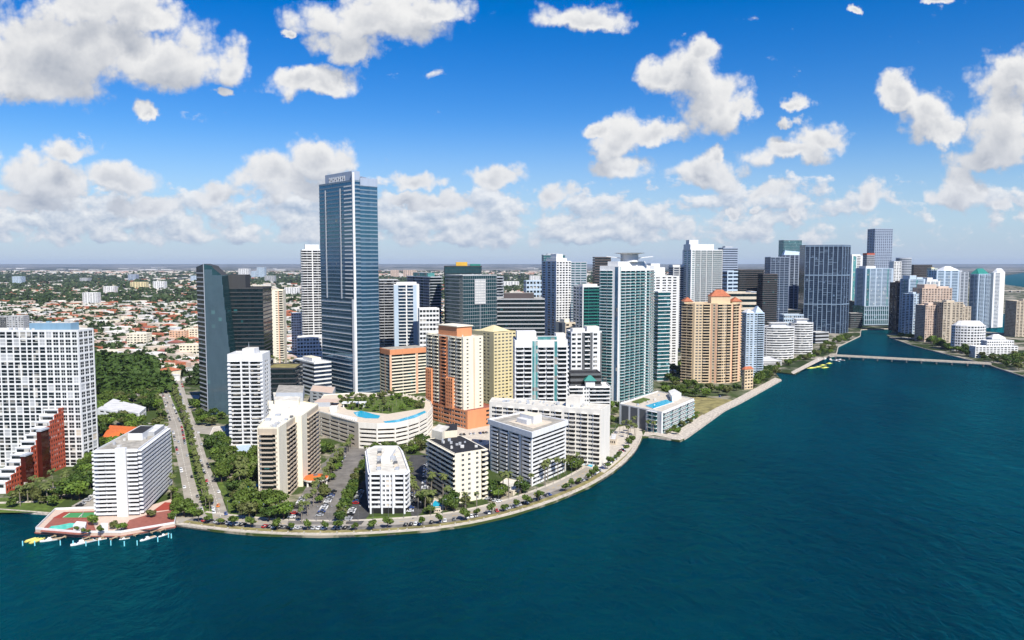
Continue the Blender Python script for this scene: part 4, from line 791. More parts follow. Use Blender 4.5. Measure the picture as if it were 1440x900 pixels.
# towers on the island
IS = [('slim dark brown edge tower at the near end of the island', 1258, 1261, 1275, 398, 466, 6, 34, 'S.2 R.8 S.2 R.8', 'brown', 'dark_glass'),
 ('white and aqua tower with a notched top on the island', 1272, 1277, 1300, 393, 468, 10, 36, 'S.25 R1 aqua_glass:S.2 R1 S.25', 'pale_blue', 'blue_glass'),
 ('white stepped tower behind the beige island towers', 1298, 1302, 1321, 396, 466, 12, 34, 'W1 W1 aqua_glass:S.2 W1 S.3', 'white_paint', 'blue_glass'),
 ('blue striped white tower with a slanted roof on the island', 1312, 1316, 1348, 381, 463, 8, 38, 'S.25 R1 S.3 R.8 S.3 R1 S.25', 'pale_blue', 'blue_glass'),
 ('grey side tower beside the blue striped tower', 1340, 1344, 1361, 383, 462, 16, 38, 'W1 W1 W1', 'steel', 'navy_glass'),
 ('pale corner tower of the beige pair with a white side', 1279, 1284, 1297, 414, 474, 22, 26, 'W1 W1 W1', 'pale_blue', 'dark_glass'),
 ('beige tower with many small windows and a stepped top on the island', 1290, 1296, 1338, 406, 474, 12, 28, 'W1*10', 'pink_beige', 'dark_glass'),
 ('lower beige tower closest to the water with long window columns', 1297, 1301, 1327, 430, 481, 10, 22, 'W1*8', 'pink_beige', 'dark_glass'),
 ('tan tower with a pale yellow patch next to the curved white hotel', 1322, 1326, 1354, 426, 482, 10, 24, 'W1 W1 S.15 tan:S.2 W1 W1 W1', 'tan', 'dark_glass'),
 ('tan lower shoulder tower by the curved white hotel', 1350, 1352, 1365, 432, 478, 14, 22, 'W1 W1 W1', 'tan', 'dark_glass'),
 ('blue glass twin tower with a green pointed top on the island', 1363, 1375, 1393, 386, 462, 30, 40, 'S.2 B1 S.15 B1 S.2', 'pale_blue', 'blue_glass'),
 ('white twin tower with a slanted crown at the island end', 1389, 1396, 1412, 384, 461, 26, 40, 'S.3 R.7 S.2 warm_white:S.6', 'white_paint', 'blue_glass'),
 ('beige tower cut by the edge of the photograph on the island', 1424, 1429, 1475, 424, 474, 12, 24, 'W1*9', 'tan', 'dark_glass')]
for lb, xa, xc, xb, yt, yb, th, nf, pt, wl_, co in IS:
    o = far(lb, 'tower', xa, xc, xb, yt, yg(yb), th, nf, [pt], wl_, co, sill=.3, head=.16, wl=None if xc-xa > 6 else 26)
    if 'green pointed' in lb: o.hip([o.lerp(0, 0), o.lerp(.8, 0), o.lerp(.8, 1), o.lerp(0, 1)], o.z1+1, 12, 'green_metal', 0, 'pointed_roof')
    elif 'stepped' in lb or 'notched' in lb: o.pent(.1, .5, .1, .9, 8, wl_); o.pent(.6, .95, .2, .8, 4, wl_)
    elif 'slanted' in lb: o.hip([o.lerp(.3, 0), o.lerp(1, 0), o.lerp(1, 1), o.lerp(.3, 1)], o.z1+1, 9, 'white_paint', 0, 'slanted_roof')
    else: o.pent(.3, .7, .3, .7, 4, wl_)
Ym = yg(494); o = Bld('hotel', 'curved white hotel with a barrel roof standing over the island shore', 'hotel', ringpoly(1346, 1393, Ym, .55, 16, z=25), zt(459, Ym), 9, ['W1 W1']*16, sill=.32, head=.14, roof='white_roof')
b = MB(); q = grow(o.poly, -1.5); q2 = grow(o.poly, -9); k = len(q)
for i in range(k): b.quads([[(*q[i], o.z1+1.1), (*q[(i+1) % k], o.z1+1.1), (*q2[(i+1) % k], o.z1+8), (*q2[i], o.z1+8)]])
b.sheet(q2, o.z1+8); o.part('barrel_roof', b, 'white_roof')
Ym = yg(503)
for i, (lb, xa, xb, yt) in enumerate((('long low white hotel wing with window rows at the island shore', 1369, 1432, 488), ('upper white hotel wing stepping up behind the long low wing', 1385, 1426, 480), ('topmost small white hotel wing with a hipped roof', 1392, 1414, 476))):
    o = far(lb, 'hotel wing', xa, xa+3, xb, yt, Ym+i*14, 4, 5+i, ['W1*12'], 'white_paint', wl=13.5, name='hotel_wing', roof='white_roof', sill=.32, head=.16)
    if i == 2: o.hip(o.poly, o.z1+1, 5, 'white_roof', 0, 'hipped_roof')
# ------------------------------------------------------------------ seawall, streets, lots
def resample(pts, step):
    out = [pts[0]]
    for a, b in zip(pts[:-1], pts[1:]):
        L = math.dist(a, b); n = max(1, int(round(L/step)))
        out += [(a[0]+(b[0]-a[0])*i/n, a[1]+(b[1]-a[1])*i/n) for i in range(1, n+1)]
    return out
def smooth(pts, k=2):
    for _ in range(k): pts = [pts[0]]+[tuple((np.array(pts[i-1])+2*np.array(pts[i])+np.array(pts[i+1]))/4) for i in range(1, len(pts)-1)]+[pts[-1]]
    return pts
def offset_line(pts, d):                     # to the left of travel
    out = []
    for i in range(len(pts)):
        a, b = np.array(pts[max(i-1, 0)]), np.array(pts[min(i+1, len(pts)-1)]); t = (b-a)/np.linalg.norm(b-a)
        out.append((pts[i][0]-t[1]*d, pts[i][1]+t[0]*d))
    return out
def strip_poly(l, r): return list(l)+list(reversed(r))
def strip(name, label, l, r, z, m, cat='road', kind='structure', h=None):
    b = MB(); l3, r3 = np.array(l), np.array(r); k = len(l)-1
    q = np.zeros((k, 4, 3)); q[:, 0, :2] = r3[:-1]; q[:, 1, :2] = r3[1:]; q[:, 2, :2] = l3[1:]; q[:, 3, :2] = l3[:-1]; q[:, :, 2] = z; b.quads(q)
    if h:                                     # kerb faces
        for e in (l3, r3):
            s = np.zeros((k, 4, 3)); s[:, 0, :2] = e[:-1]; s[:, 1, :2] = e[1:]; s[:, 2, :2] = e[1:]; s[:, 3, :2] = e[:-1]; s[:, :2, 2] = z-h; s[:, 2:, 2] = z; b.quads(s)
    return tag(put(name, b.mesh(name, m)), label, cat, None, kind)
KEEP = []                                     # no trees here: roads and lots
curve = gp([(250,737.5),(300,744.5),(360,750.5),(450,753.3),(520,751.3),(600,745.7),(660,737.7),(720,724),(780,704.5),(830,683.5),(865,661.5),(888,640.5),(898,626),(902,615)])
curve = smooth(resample(curve, 9), 5)
O_l = lambda d: offset_line(curve, d)
strip('seawall_path', 'pale seawall promenade along the bay', O_l(3.0), O_l(-.4), .14, 'seawall_stone', 'path', h=2.2)
strip('seawall_cap', 'low pale wall along the water edge', O_l(.35), O_l(-.45), .62, 'pavement', 'wall', h=.6)
strip('seawall_base', 'dark wet foot of the seawall at the waterline', O_l(-.3), O_l(-.62), -.55, 'wet_stone', 'seawall', h=1.2)
strip('grass_verge', 'narrow dry grass verge between promenade and parked cars', O_l(6.8), O_l(3.05), .06, 'dry_grass', 'verge')
strip('parking_bay', 'grey parking strip beside the promenade', O_l(11.6), O_l(6.9), .03, 'asphalt', 'parking bay')
strip('bay_road', 'pale curving bay front road', O_l(20.5), O_l(11.6), .034, 'road', 'road'); KEEP.append(strip_poly(O_l(23), O_l(-1)))
strip('pavement', 'pavement on the landward side of the bay road', O_l(23), O_l(20.6), .14, 'pavement', 'pavement', h=.12)
b = MB(); cl = resample(O_l(16), 3.0)
for i in range(0, len(cl)-1, 2):
    a, c = np.array(cl[i]), np.array(cl[i+1]); t = (c-a)/np.linalg.norm(c-a); n = np.array((-t[1], t[0]))*.14; b.quads([[(*(a-n), .05), (*(c-n), .05), (*(c+n), .05), (*(a+n), .05)]])
tag(put('road_marking', b.mesh('road_marking', 'yellow_paint')), 'yellow centre line dashes on the bay road', 'road marking', None, 'structure')
def px_strip(name, label, L, Rr, z, m, cat='road', **k):
    n = 24; rs = lambda P: [P[0]]+[tuple(np.array(P[0])) for _ in ()]+P[1:]
    l, r = smooth(resample(gp(L), 8), 3), smooth(resample(gp(Rr), 8), 3)
    def at(P, t):
        d = np.concatenate([[0], np.cumsum([math.dist(a, c) for a, c in zip(P[:-1], P[1:])])]); s = t*d[-1]; i = min(int(np.searchsorted(d, s)), len(P)-1); i = max(i, 1)
        f = (s-d[i-1])/max(d[i]-d[i-1], 1e-6); return (P[i-1][0]+(P[i][0]-P[i-1][0])*f, P[i-1][1]+(P[i][1]-P[i-1][1])*f)
    l, r = [at(l, i/n) for i in range(n+1)], [at(r, i/n) for i in range(n+1)]
    KEEP.append(strip_poly(l, r)); strip(name, label, r, l, z, m, cat, **k); return l, r
BLl, BLr = px_strip('boulevard', 'near carriageway of the palm boulevard', [(262,722),(253,664),(246,632),(240,603),(231,570),(225,545),(220,520)], [(288,722),(271,667),(264,632),(258,599),(245,570),(235,545),(229,520)], .030, 'road')
BRl, BRr = px_strip('boulevard', 'far carriageway of the palm boulevard', [(300,732),(293,691),(282,653),(269,604),(262,585),(254,560),(242,520)], [(323,730),(307,684),(293,653),(278,602),(271,585),(263,560),(251,520)], .030, 'road')
px_strip('cross_street', 'side street crossing the palm boulevard', [(200,594),(240,597),(300,600),(330,603)], [(200,603),(240,607),(300,611),(330,616)], .038, 'road')
px_strip('side_street', 'street crossing further inland', [(170,553),(230,553),(280,556)], [(170,558),(230,558),(280,561)], .038, 'road')
px_strip('road_link', 'road link joining the boulevard to the bay road', [(240,727),(290,729),(345,736)], [(240,738),(300,741.5),(345,746)], .026, 'road')
def lane(l, r, name, m, seg=9, w_=.12, f=.5, every=2):
    b = MB()
    c = resample([tuple(np.array(p)*(1-f)+np.array(q)*f) for p, q in zip(l, r)], 3)
    for i in range(0, len(c)-1, every):
        a, d = np.array(c[i]), np.array(c[i+1]); t = (d-a)/np.linalg.norm(d-a); n = np.array((-t[1], t[0]))*w_; b.quads([[(*(a-n), .055), (*(d-n), .055), (*(d+n), .055), (*(a+n), .055)]])
    tag(put('road_marking', b.mesh('road_marking', m)), 'white lane dashes along the boulevard', 'road marking', None, 'structure')
lane(BLl, BLr, 'lane', 'road_paint'); lane(BRl, BRr, 'lane', 'road_paint')
strip('median', 'grassy palm median of the boulevard', BRl, BLr, .10, 'grass_green', 'verge', h=.08)
ground_sheet('lawn', 'mown lawn beside the white grid tower', gp([(-40,721.5),(70,720.5),(95,700),(60,697),(-40,702)]), .02, 'grass_green')
ground_sheet('path', 'pale paved path across the lawn', gp([(-40,707),(60,704),(64,706),(-40,710)]), .04, 'pavement')
ground_sheet('plaza', 'pale plaza at the foot of the red stepped wing', gp([(96,672),(122,658),(152,655),(140,672),(120,688),(80,698),(64,690)]), .03, 'pavement')
ground_sheet('parking_lot', 'pale car park beside the balcony block', gp([(100,712),(138,690),(138,716),(118,720)]), .03, 'road')
for lb, P, m in (('asphalt car park with tree rows beside the cream slab', [(404,737),(412,715),(441,668),(476,628),(524,628),(505,655),(484,700),(470,738)], 'asphalt'), ('dark car park left of the small white block', [(486,737),(506,680),(519,672),(519,724),(508,738)], 'dark_asphalt'),
                 ('dark car park between the small white block and the black roofed block', [(572,640),(600,640),(606,690),(592,722),(580,730),(572,700)], 'dark_asphalt'), ('car park behind the black roofed block', [(628,632),(648,604),(690,602),(690,630),(683,655),(660,618)], 'asphalt'),
                 ('service court between skyscraper podium and long slab', [(600,600),(690,596),(700,620),(640,640),(600,615)], 'pavement'), ('driveway beside the rounded promenade corner', [(820,655),(870,600),(900,596),(904,612),(880,640),(850,665)], 'pavement')):
    p = gp(P); SHZ = .046+.004*len(KEEP); ground_sheet('parking_lot', lb, p, SHZ, m); KEEP.append(p)
for lb, P, m in (('lawn strip in front of the small white block', [(512,727),(590,725),(594,733),(510,736)], 'grass_green'), ('lawn strip by the rounded corner', [(800,675),(850,640),(868,628),(872,634),(850,660),(810,684)], 'grass_green'),
                 ('dry grass field by the seawall below the golden tower', [(932,556),(1010,560),(1035,563),(1002,584),(984,588),(950,575)], 'dry_grass'), ('lawn patch near the boulevard', [(268,560),(282,562),(288,580),(280,582)], 'grass_green'), ('lawn strip by the boulevard trees', [(306,680),(312,676),(334,725),(326,727)], 'grass_green')):
    GZ = globals().get('GZ', .004)+.004; ground_sheet('grass_patch', lb, gp(P), GZ, m, 'structure')
# promenades by the low glass block and golden tower
P1 = gp([(904,613.5),(920,612),(956,619),(964,615),(1004.5,586.5),(988,583),(952,606),(925,604),(908,606)]); ground_sheet('promenade', 'broad pale promenade corner around the low glass block', P1, .10, 'seawall_stone'); KEEP.append(P1)
P2 = gp([(1004.5,586.5),(1019,576),(1041,565.5),(1099,533.6),(1090,531),(1034,561),(1008,573),(990,583)]); ground_sheet('promenade', 'pale seawall walk below the golden tower', P2, .08, 'seawall_stone'); KEEP.append(P2)
for lb, pts in (('pale seawall edge around the promenade corner', [(902,613),(920,613.5),(956,620.5),(964,616.5),(1004.5,587.5)]), ('pale seawall edge below the golden tower', [(1004.5,587.5),(1019,577),(1041,566.5),(1099,534.5)]), ('pale seawall edge below the lawn', [(-60,712.6),(0,716.6),(78,722.6)]),
                ('low stone edge along the island', [(1251,474.4),(1282,485.4),(1342,501),(1391,513),(1400,516.5),(1440,529.5),(1560,572.6)]), ('low stone edge on the river bank', [(1158,502.4),(1176,500.4),(1179,487.4),(1210,472.4),(1211,463.4),(1258,461.9)])):
    l = smooth(resample(gp(pts), 10), 1); strip('seawall', lb, offset_line(l, .9), offset_line(l, -.1), .35, 'seawall_stone', 'seawall', h=2.2)
pj = gp([(1112,523.5),(1116,526.5),(1160,504.5),(1152,502.5)]); ground_sheet('pier', 'pale sloping pier deck by the bridge', pj, .3, 'seawall_stone')
# ------------------------------------------------------------------ roof garden on the drum garage
def roof_sheet(name, P, z, m):
    b = MB(); b.prism(ccw(gp(P, z)), z-.05, z, 0); return I_.part(name, b, m)
zr = I_.z1+.28
roof_sheet('garden_bed', [(474,562),(560,556),(598,566),(596,574),(545,582),(488,576)], zr, 'grass_green')
roof_sheet('pool', [(497,580),(508,577.5),(516,579.5),(526,582.5),(535,584.5),(532,588.5),(514,588),(502,585.5)], zr+.05, 'pool_water')
roof_sheet('pool', [(539,592.5),(560,590),(582,583.5),(597,577.5),(600,579.5),(585,587),(560,593.5),(542,595)], zr+.05, 'pool_water')
roof_sheet('sun_deck', [(452,578),(497,590),(502,593.2),(500,594),(468,585)], zr+.02, 'pavement')
for i in range(14): 
    x, y = g(467+i*2.6, 583.3+i*.62, zr); b = MB(); b.box(x-.9, x+.9, y-.8, y+.8, zr+.02, zr+2.0); I_.part('cabana', b, 'white_paint')
b = MB(); x0, x1 = g(441, 572, zr)[0], g(464, 572, zr)[0]; y = g(452, 571, zr)[1]; b.box(x0, x1, y-3, y+10, I_.z1, I_.z1+4); I_.part('pavilion', b, 'steel')
b = MB(); b.box(x0+.5, x1+6, y-2.5, y+12, I_.z1+4, I_.z1+4.5); I_.part('pavilion_roof', b, 'pink_beige')
b = MB(); x, y = g(470, 578, zr); b.box(x-3, x+3, y-3, y+3, I_.z1, I_.z1+4.5); I_.part('stair_head', b, 'warm_white'); b = MB(); x, y = g(498, 567, zr+3); b.box(x-10, x+10, y-4, y+4, I_.z1+3.5, I_.z1+4.2); I_.part('canopy', b, 'white_paint')
b = MB(); b.box(x-9, x-8.2, y-3, y+3, I_.z1, I_.z1+3.5); b.box(x+8.2, x+9, y-3, y+3, I_.z1, I_.z1+3.5); I_.part('canopy_leg', b, 'white_paint')
# ------------------------------------------------------------------ orange entrance canopy and other small buildings
cx, cy = g(444, 681); cp = root('entrance_canopy', (cx, cy, 0), 'round orange roofed entrance canopy in front of the cream slab', 'canopy'); FP.append([(cx-9, cy-9), (cx+9, cy-9), (cx+9, cy+9), (cx-9, cy+9)])
b = MB(); b.tube([(0, 0, 3.6), (0, 0, 4.7)], [8.2, 8.2], 28); put('rim', b.mesh('rim', 'warm_white'), cp)
b = MB(); b.tube([(0, 0, 4.72), (0, 0, 5.4), (0, 0, 6.0)], [8.1, 5, 1.6], 28); put('canopy_roof', b.mesh('canopy_roof', 'orange_tile'), cp); b = MB(); b.tube([(0, 0, 6.0), (0, 0, 6.4)], [1.6, 1.5], 14); put('skylight', b.mesh('skylight', 'dark_grey'), cp)
for a in range(6): b = MB(); x, y = 7*math.cos(a*1.05), 7*math.sin(a*1.05); b.box(x-.5, x+.5, y-.5, y+.5, 0, 3.6); put('column', b.mesh('column', 'warm_white'), cp)
def small(label, P, h, m, roofm, name='low_building', hip=0, cat='building', z=0.0):
    poly = ccw(gp(P)); o = Bld(name, label, cat, poly, h, max(1, int(h/3.2)), ['S.3 W1 W1 S.2 W1 S.3'], wall=m, roof=roofm, sill=.3, head=.25, par=.5)
    if hip: o.hip(poly, h+.6, hip, roofm, .7, 'hip_roof')
    return o
small('white terraced villa with stepped flat roofs among the trees', [(137,586),(168,590),(188,579),(160,571)], 7, 'white_paint', 'white_roof', 'villa')
small('white flat house half hidden behind the terraced villa', [(166,590),(196,596),(206,587),(188,581)], 9, 'white_paint', 'white_roof', 'villa')
small('house with a long orange hipped roof behind the white balcony block', [(146,626),(196,628),(200,612),(156,609)], 6, 'cream', 'orange_tile', 'villa', 3.2)
small('low pale blue roofed building beside the slim white tower', [(334,648),(356,644),(352,634),(332,636)], 5, 'white_paint', 'pale_blue')
small('beige forecourt block beside the slim white tower', [(293,622),(318,618),(316,605),(300,606)], 3.2, 'warm_white', 'pavement')
small('low pink block behind the slim white tower by the garage', [(436,568),(468,572),(472,562),(440,559)], 13, 'steel', 'pink_beige')
small('pale entrance pavilion next to the rounded promenade corner', [(857,625),(866,626),(868,618),(860,617)], 4, 'beige', 'white_roof')
small('beach club deck house with red umbrellas beside the cornice block', [(696,690),(722,697),(738,684),(712,678)], 2.4, 'cream', 'pale_roof', 'deck_house')
for (a, bb, lb) in (((590,722),(640,724), 'green court hut by the black roofed block'),): small(lb, [(610,721),(620,721),(620,718.5),(611,718.5)], 2.2, 'beige', 'green_metal', 'hut')
for lb, P in (('small swimming pool in trees beside the black roofed block', [(606,711),(618,716),(624,710),(612,704)]), ('rectangular swimming pool behind the cornice block trees', [(806,650),(832,657),(838,652),(812,645)]), ('shaded swimming pool beside the cream slab', [(346,688),(361,694),(364,682),(352,676)])):
    p = ccw(gp(P)); KEEP.append(grow(p, 3)); r = root('swimming_pool', (*p[0], 0), lb, 'swimming pool'); b = MB(); b.prism(grow(p, 2.5), 0, .12, 0); put('pool_deck', b.mesh('pool_deck', 'pavement', (*p[0], 0)), r); b = MB(); b.sheet(p, .14); put('pool_water', b.mesh('pool_water', 'pool_water', (*p[0], 0)), r)
# ------------------------------------------------------------------ marina in front of the balcony block
mp = gp([(50,748),(78,720),(137,718),(198,718),(240,705),(250,716),(246,740),(170,753),(110,753)]); ZD = 1.6
mr = root('marina_terrace', (*mp[0], 0), 'raised club terrace with pool, tennis court and red deck at the marina', 'terrace'); off = (*mp[0], 0); FP.append(grow(ccw(mp), 1)); dock = ccw(mp)
def mpart(name, b, m): return put(name, b.mesh(name, m, off), mr)
b = MB(); b.prism(dock, -1.4, ZD-.25, 0); mpart('deck_slab', b, 'pink_beige')
b = MB(); b.prism(grow(dock, .5), -.6, -.15, 0); mpart('boardwalk', b, 'terracotta_deck')
def deck(name, P, dz, m, h=.04):
    b = MB(); b.prism(ccw(gp(P, ZD)), ZD-.26, ZD+dz, 0); return mpart(name, b, m)
deck('pool_deck', [(56,747),(75,728),(128,727),(136,748),(110,751.5)], -.2, 'terracotta_deck'); deck('court_surround', [(74,728),(90,719.5),(137,718.5),(137,729)], -.16, 'court_red'); deck('tennis_court', [(87,727.5),(97,720.8),(136,720),(137,727.5)], -.12, 'court_green')
for k_ in range(2): deck('court_line', [(88+k_*22,727.2),(98+k_*19,721),(98.8+k_*19,721),(89+k_*22,727.2)], -.10, 'road_paint')
deck('court_net', [(114,727.4),(117,720.5),(117.5,720.5),(114.6,727.4)], .5, 'grey_wall')
deck('pool', [(66,744.5),(72,739.5),(84,738),(98,735.2),(109,735.5),(107,739.5),(92,743.5),(80,745.2)], -.1, 'pool_green'); deck('red_terrace', [(172,745),(182,731),(215,721),(247,716),(245,734),(212,744)], -.14, 'terracotta_deck')
deck('red_ramp', [(214,719),(232,706),(245,707),(249,715)], -.05, 'court_red'); deck('clubhouse', [(103,745),(120,746.5),(122,740),(108,739)], 2.4, 'white_paint'); deck('kiosk', [(141,747),(152,747),(152,741),(142,741)], 2.2, 'white_paint')
for e in (0, 1, 2, 6, 7, 8):
    a, c = np.array(dock[e]), np.array(dock[(e+1) % len(dock)]); L = np.linalg.norm(c-a); u = (c-a)/L; b = MB(); b.fbox((a, u, (u[1], -u[0])), [(0, L, -.3, 0, ZD-.2, ZD+.9)]); mpart('parapet', b, 'white_paint')
front = [g(50,749.5,-1), g(110,754.5,-1), g(170,754,-1), g(246,741.5,-1)]; fl = resample(front, 1.0); dl = len(fl)
def at_px(x): return min(fl, key=lambda p: abs(720+p[0]/(p[1]*math.cos(PITCH)+(H+1)*math.sin(PITCH))*F-x))
jet = MB(); jet.box(-.55, .55, -7.5, 0, -.55, -.3); jm = jet.mesh('deck', 'timber'); legm = MB(); legm.tube([(0, 0, -2.6), (0, 0, .1)], .16, 6); legm = legm.mesh('leg', 'timber'); j0 = None
for i, x in enumerate((84, 98, 133, 150, 169, 184, 203, 225, 238)):
    p = at_px(x)
    if j0 is None:
        j0 = root('finger_pier', (p[0], p[1]+1, 0), 'short timber finger pier sticking out from the marina boardwalk', 'pier', 'finger piers of the marina', R(-20)); put('deck', jm, j0)
        for lx_, ly in ((-.5, -7), (.5, -7), (-.5, -3.5), (.5, -3.5)): put('leg', legm, j0, (lx_, ly, 0))
    else: copy_tree(j0, loc=(p[0], p[1]+1, 0))
pile = MB(); pile.tube([(0, 0, -2.2), (0, 0, 1.3)], .28, 7); pm = pile.mesh('mooring_post', 'cyan_pile'); p0 = None
for i, (x, y) in enumerate(((32,768.5),(49,768.5),(85,768),(103,768),(121,769),(139,768),(156,768),(175,769),(193,768),(222,763),(237,757),(241,758))):
    q = g(x, y, -1.6); o = put('mooring_post', pm, None, (*q, 0)); tag(o, 'pale cyan mooring post standing in the water off the marina', 'mooring post', 'mooring posts off the marina')
def boat(loc, rz, L, kind, label):
    r = root('motor_boat', (*loc, -1.6), label, 'boat', None, rz); w_ = L*.15; b = MB()
    st = [(-.5, .85, .62), (-.2, 1, .66), (.15, .95, .74), (.38, .55, .85), (.5, .04, .95)]; rows = []
    for t, ww, hh in st: rows.append([(t*L, -w_*ww, hh*L*.11+.25), (t*L, -w_*ww*.75, 0), (t*L, w_*ww*.75, 0), (t*L, w_*ww, hh*L*.11+.25)])
    q = [];
    for a, c in zip(rows[:-1], rows[1:]):
        for k in range(3): q.append([a[k], c[k], c[k+1], a[k+1]][::-1])
        q.append([a[3], c[3], c[0], a[0]][::-1])
    q.append(rows[0][::-1][::-1]); b.quads(q); put('hull', b.mesh('hull', 'boat_white' if kind != 'yellow' else 'boat_yellow'), r)
    z = L*.075+.28
    if kind == 'yellow':
        b = MB(); b.hexa([[(-.45*L, -w_*.8, z), (.3*L, -w_*.7, z+.1), (.3*L, w_*.7, z+.1), (-.45*L, w_*.8, z), (-.4*L, -w_*.2, z+.7), (.25*L, -w_*.2, z+.7), (.25*L, w_*.2, z+.7), (-.4*L, w_*.2, z+.7)]]); put('cover', b.mesh('cover', 'boat_yellow'), r)
    else:
        b = MB(); b.hexa([[(-.05*L, -w_*.7, z), (.28*L, -w_*.5, z+.1), (.28*L, w_*.5, z+.1), (-.05*L, w_*.7, z), (-.03*L, -w_*.6, z+L*.1), (.12*L, -w_*.45, z+L*.1), (.12*L, w_*.45, z+L*.1), (-.03*L, w_*.6, z+L*.1)]]); put('cabin', b.mesh('cabin', 'boat_white'), r)
        b = MB(); b.hexa([[(.13*L, -w_*.44, z+L*.095), (.27*L, -w_*.5, z+.15), (.27*L, w_*.5, z+.15), (.13*L, w_*.44, z+L*.095), (.14*L, -w_*.44, z+L*.105), (.285*L, -w_*.5, z+.18), (.285*L, w_*.5, z+.18), (.14*L, w_*.44, z+L*.105)]]); put('windscreen', b.mesh('windscreen', 'dark_glass'), r)
        b = MB(); b.box(-.46*L, -.08*L, -w_*.72, w_*.72, z-.12, z+.04); put('cockpit', b.mesh('cockpit', 'boat_deck'), r)
        if L > 8: b = MB(); b.tube([(0, 0, z+L*.1), (-.03*L, 0, z+L*.2)], .06, 5); put('mast', b.mesh('mast', 'chrome'), r)
D = lambda x, y: g(x, y, -1.6)
boat(D(45,761), R(60), 7, 'yellow', 'yellow covered boat nearest the corner of the marina'); boat(D(53,762), R(65), 8, 'yellow', 'second yellow covered boat, lying on the outer side of the first'); boat(D(71,761), R(-150), 9.5, 'white', 'white motor boat moored beside the two yellow covered boats')
boat(D(116,765), R(-135), 11, 'white', 'largest white cruiser with a long bow pointing out to the bay'); boat(D(141,760), R(-145), 6, 'white', 'small white open boat between two finger piers'); boat(D(175,759), R(-150), 5, 'white', 'little white dinghy tucked between the middle finger piers'); boat(D(208,759), R(-125), 8.5, 'white', 'rounded white boat below the red terrace'); boat(D(230,754), R(-120), 6, 'white', 'white boat last in line below the end of the red terrace')
for i, (x, y, L) in enumerate(((1141,518,16),(1150,516.5,14),(1157,514,12),(1160,517.5,14),(1166,511.5,12))):
    q = D(x, y); r = root('float_mat', (*q, -1.6), ('long yellow float lying off the sloping pier', 'yellow float second from the pier', 'small yellow float next to the boats at the bridge', 'yellow float farthest out in the bay', 'yellow float closest to the bridge')[i], 'float', None, R(28+i*3))
    b = MB(); b.box(-L/2, L/2, -2.2, 2.2, 0, .6); put('mat', b.mesh('mat', 'yellow_float'), r); b = MB(); b.box(-L/4, L/5, -1.2, 1.2, .6, 1.5); put('hump', b.mesh('hump', 'yellow_float'), r)
for i, (x, y) in enumerate(((1150,507),(1160,505.5),(1168,506.5),(1176,508),(1182,507))): boat(D(x, y), R(20+30*i), 12, 'white', ('white yacht at the pier head by the bridge', 'white yacht second from the pier head', 'white yacht in the middle of the quay cluster', 'white yacht turned across the quay end', 'outermost white yacht next to the bridge')[i])
# ------------------------------------------------------------------ bridge
ba, bb_ = np.array(g(1166, 499.5, 3)), np.array(g(1394, 511.5, 3)); L = np.linalg.norm(bb_-ba); u = (bb_-ba)/L; n_ = np.array((u[1], -u[0]))
br = root('low_bridge', (*ba, 0), 'long low concrete bridge across the river mouth to the island', 'bridge'); off = (*ba, 0); fr = (ba, u, n_)
b = MB(); b.fbox(fr, [(0, L, -6, 6, 2.2, 3.2)]); put('deck', b.mesh('deck', 'seawall_stone', off), br); b = MB(); b.fbox(fr, [(0, L, -5.2, 5.2, 3.2, 3.24)]); put('roadway', b.mesh('roadway', 'road', off), br)
for s_ in (-1, 1): b = MB(); b.fbox(fr, [(0, L, s_*5.7-.2, s_*5.7+.2, 3.2, 4.2)]); put('railing', b.mesh('railing', 'pavement', off), br)
for i in range(11): b = MB(); t = L*(i+.5)/11; b.fbox(fr, [(t-.9, t+.9, -6.4, 6.4, -4, 2.2)]); put('pier', b.mesh('pier', 'dark_grey', off), br)
cy0 = 3700; c0, c1 = (col(1404, cy0, 8), cy0), (col(1480, cy0, 8), cy0+150)
cb = root('causeway_bridge', (*c0, 0), 'pale causeway crossing the far bay beyond the island towers', 'bridge'); b = MB(); b.box(0, c1[0]-c0[0], -10, 10, 6, 9); put('deck', b.mesh('deck', 'seawall_stone'), cb)
for i in range(8): b = MB(); x = 20+i*40; b.box(x-2, x+2, -10, 10, -4, 6); put('pier', b.mesh('pier', 'grey_wall'), cb)
# ------------------------------------------------------------------ cars
def car_proto(colr):
    r = root('parked_car', (0, 0, 0), 'x', 'car'); b = MB(); w_ = .9
    prof = [(-2.2, .35), (-2.25, .75), (-2.1, .92), (-1.3, .98), (.95, .95), (2.0, .82), (2.22, .62), (2.22, .35)]
    for (x0, z0), (x1, z1) in zip(prof, prof[1:]+prof[:1]): b.quads([[(x0, -w_, z0), (x1, -w_, z1), (x1, w_, z1), (x0, w_, z0)]])
    for s_ in (-1, 1):
        tr = geometry.tessellate_polygon([[Vector((x, z, 0)) for x, z in prof]]); b.tris([[(prof[i][0], s_*w_, prof[i][1]) for i in t] for t in tr])
    put('body', b.mesh('body', 'car_'+colr), r)
    b = MB(); b.hexa([[(-1.7, -.84, .95), (1.1, -.84, .93), (1.1, .84, .93), (-1.7, .84, .95), (-1.15, -.68, 1.42), (.45, -.68, 1.42), (.45, .68, 1.42), (-1.15, .68, 1.42)]]); put('cabin_glass', b.mesh('cabin_glass', 'dark_glass'), r)
    b = MB(); b.box(-1.12, .42, -.67, .67, 1.42, 1.47); put('car_roof', b.mesh('car_roof', 'car_'+colr), r)
    wm = MB(); wm.tube([(0, -.1, 0), (0, .1, 0)], [.34, .34], 10); wm = wm.mesh('wheel', 'rubber')
    for x, y in ((-1.35, -.84), (-1.35, .84), (1.35, -.84), (1.35, .84)): put('wheel', wm, r, (x, y, .34))
    return r
PROTO = {}; ORDER = ['white', 'silver', 'black', 'grey', 'white', 'silver', 'black', 'white', 'grey', 'silver', 'white', 'black', 'silver', 'grey', 'red', 'blue']
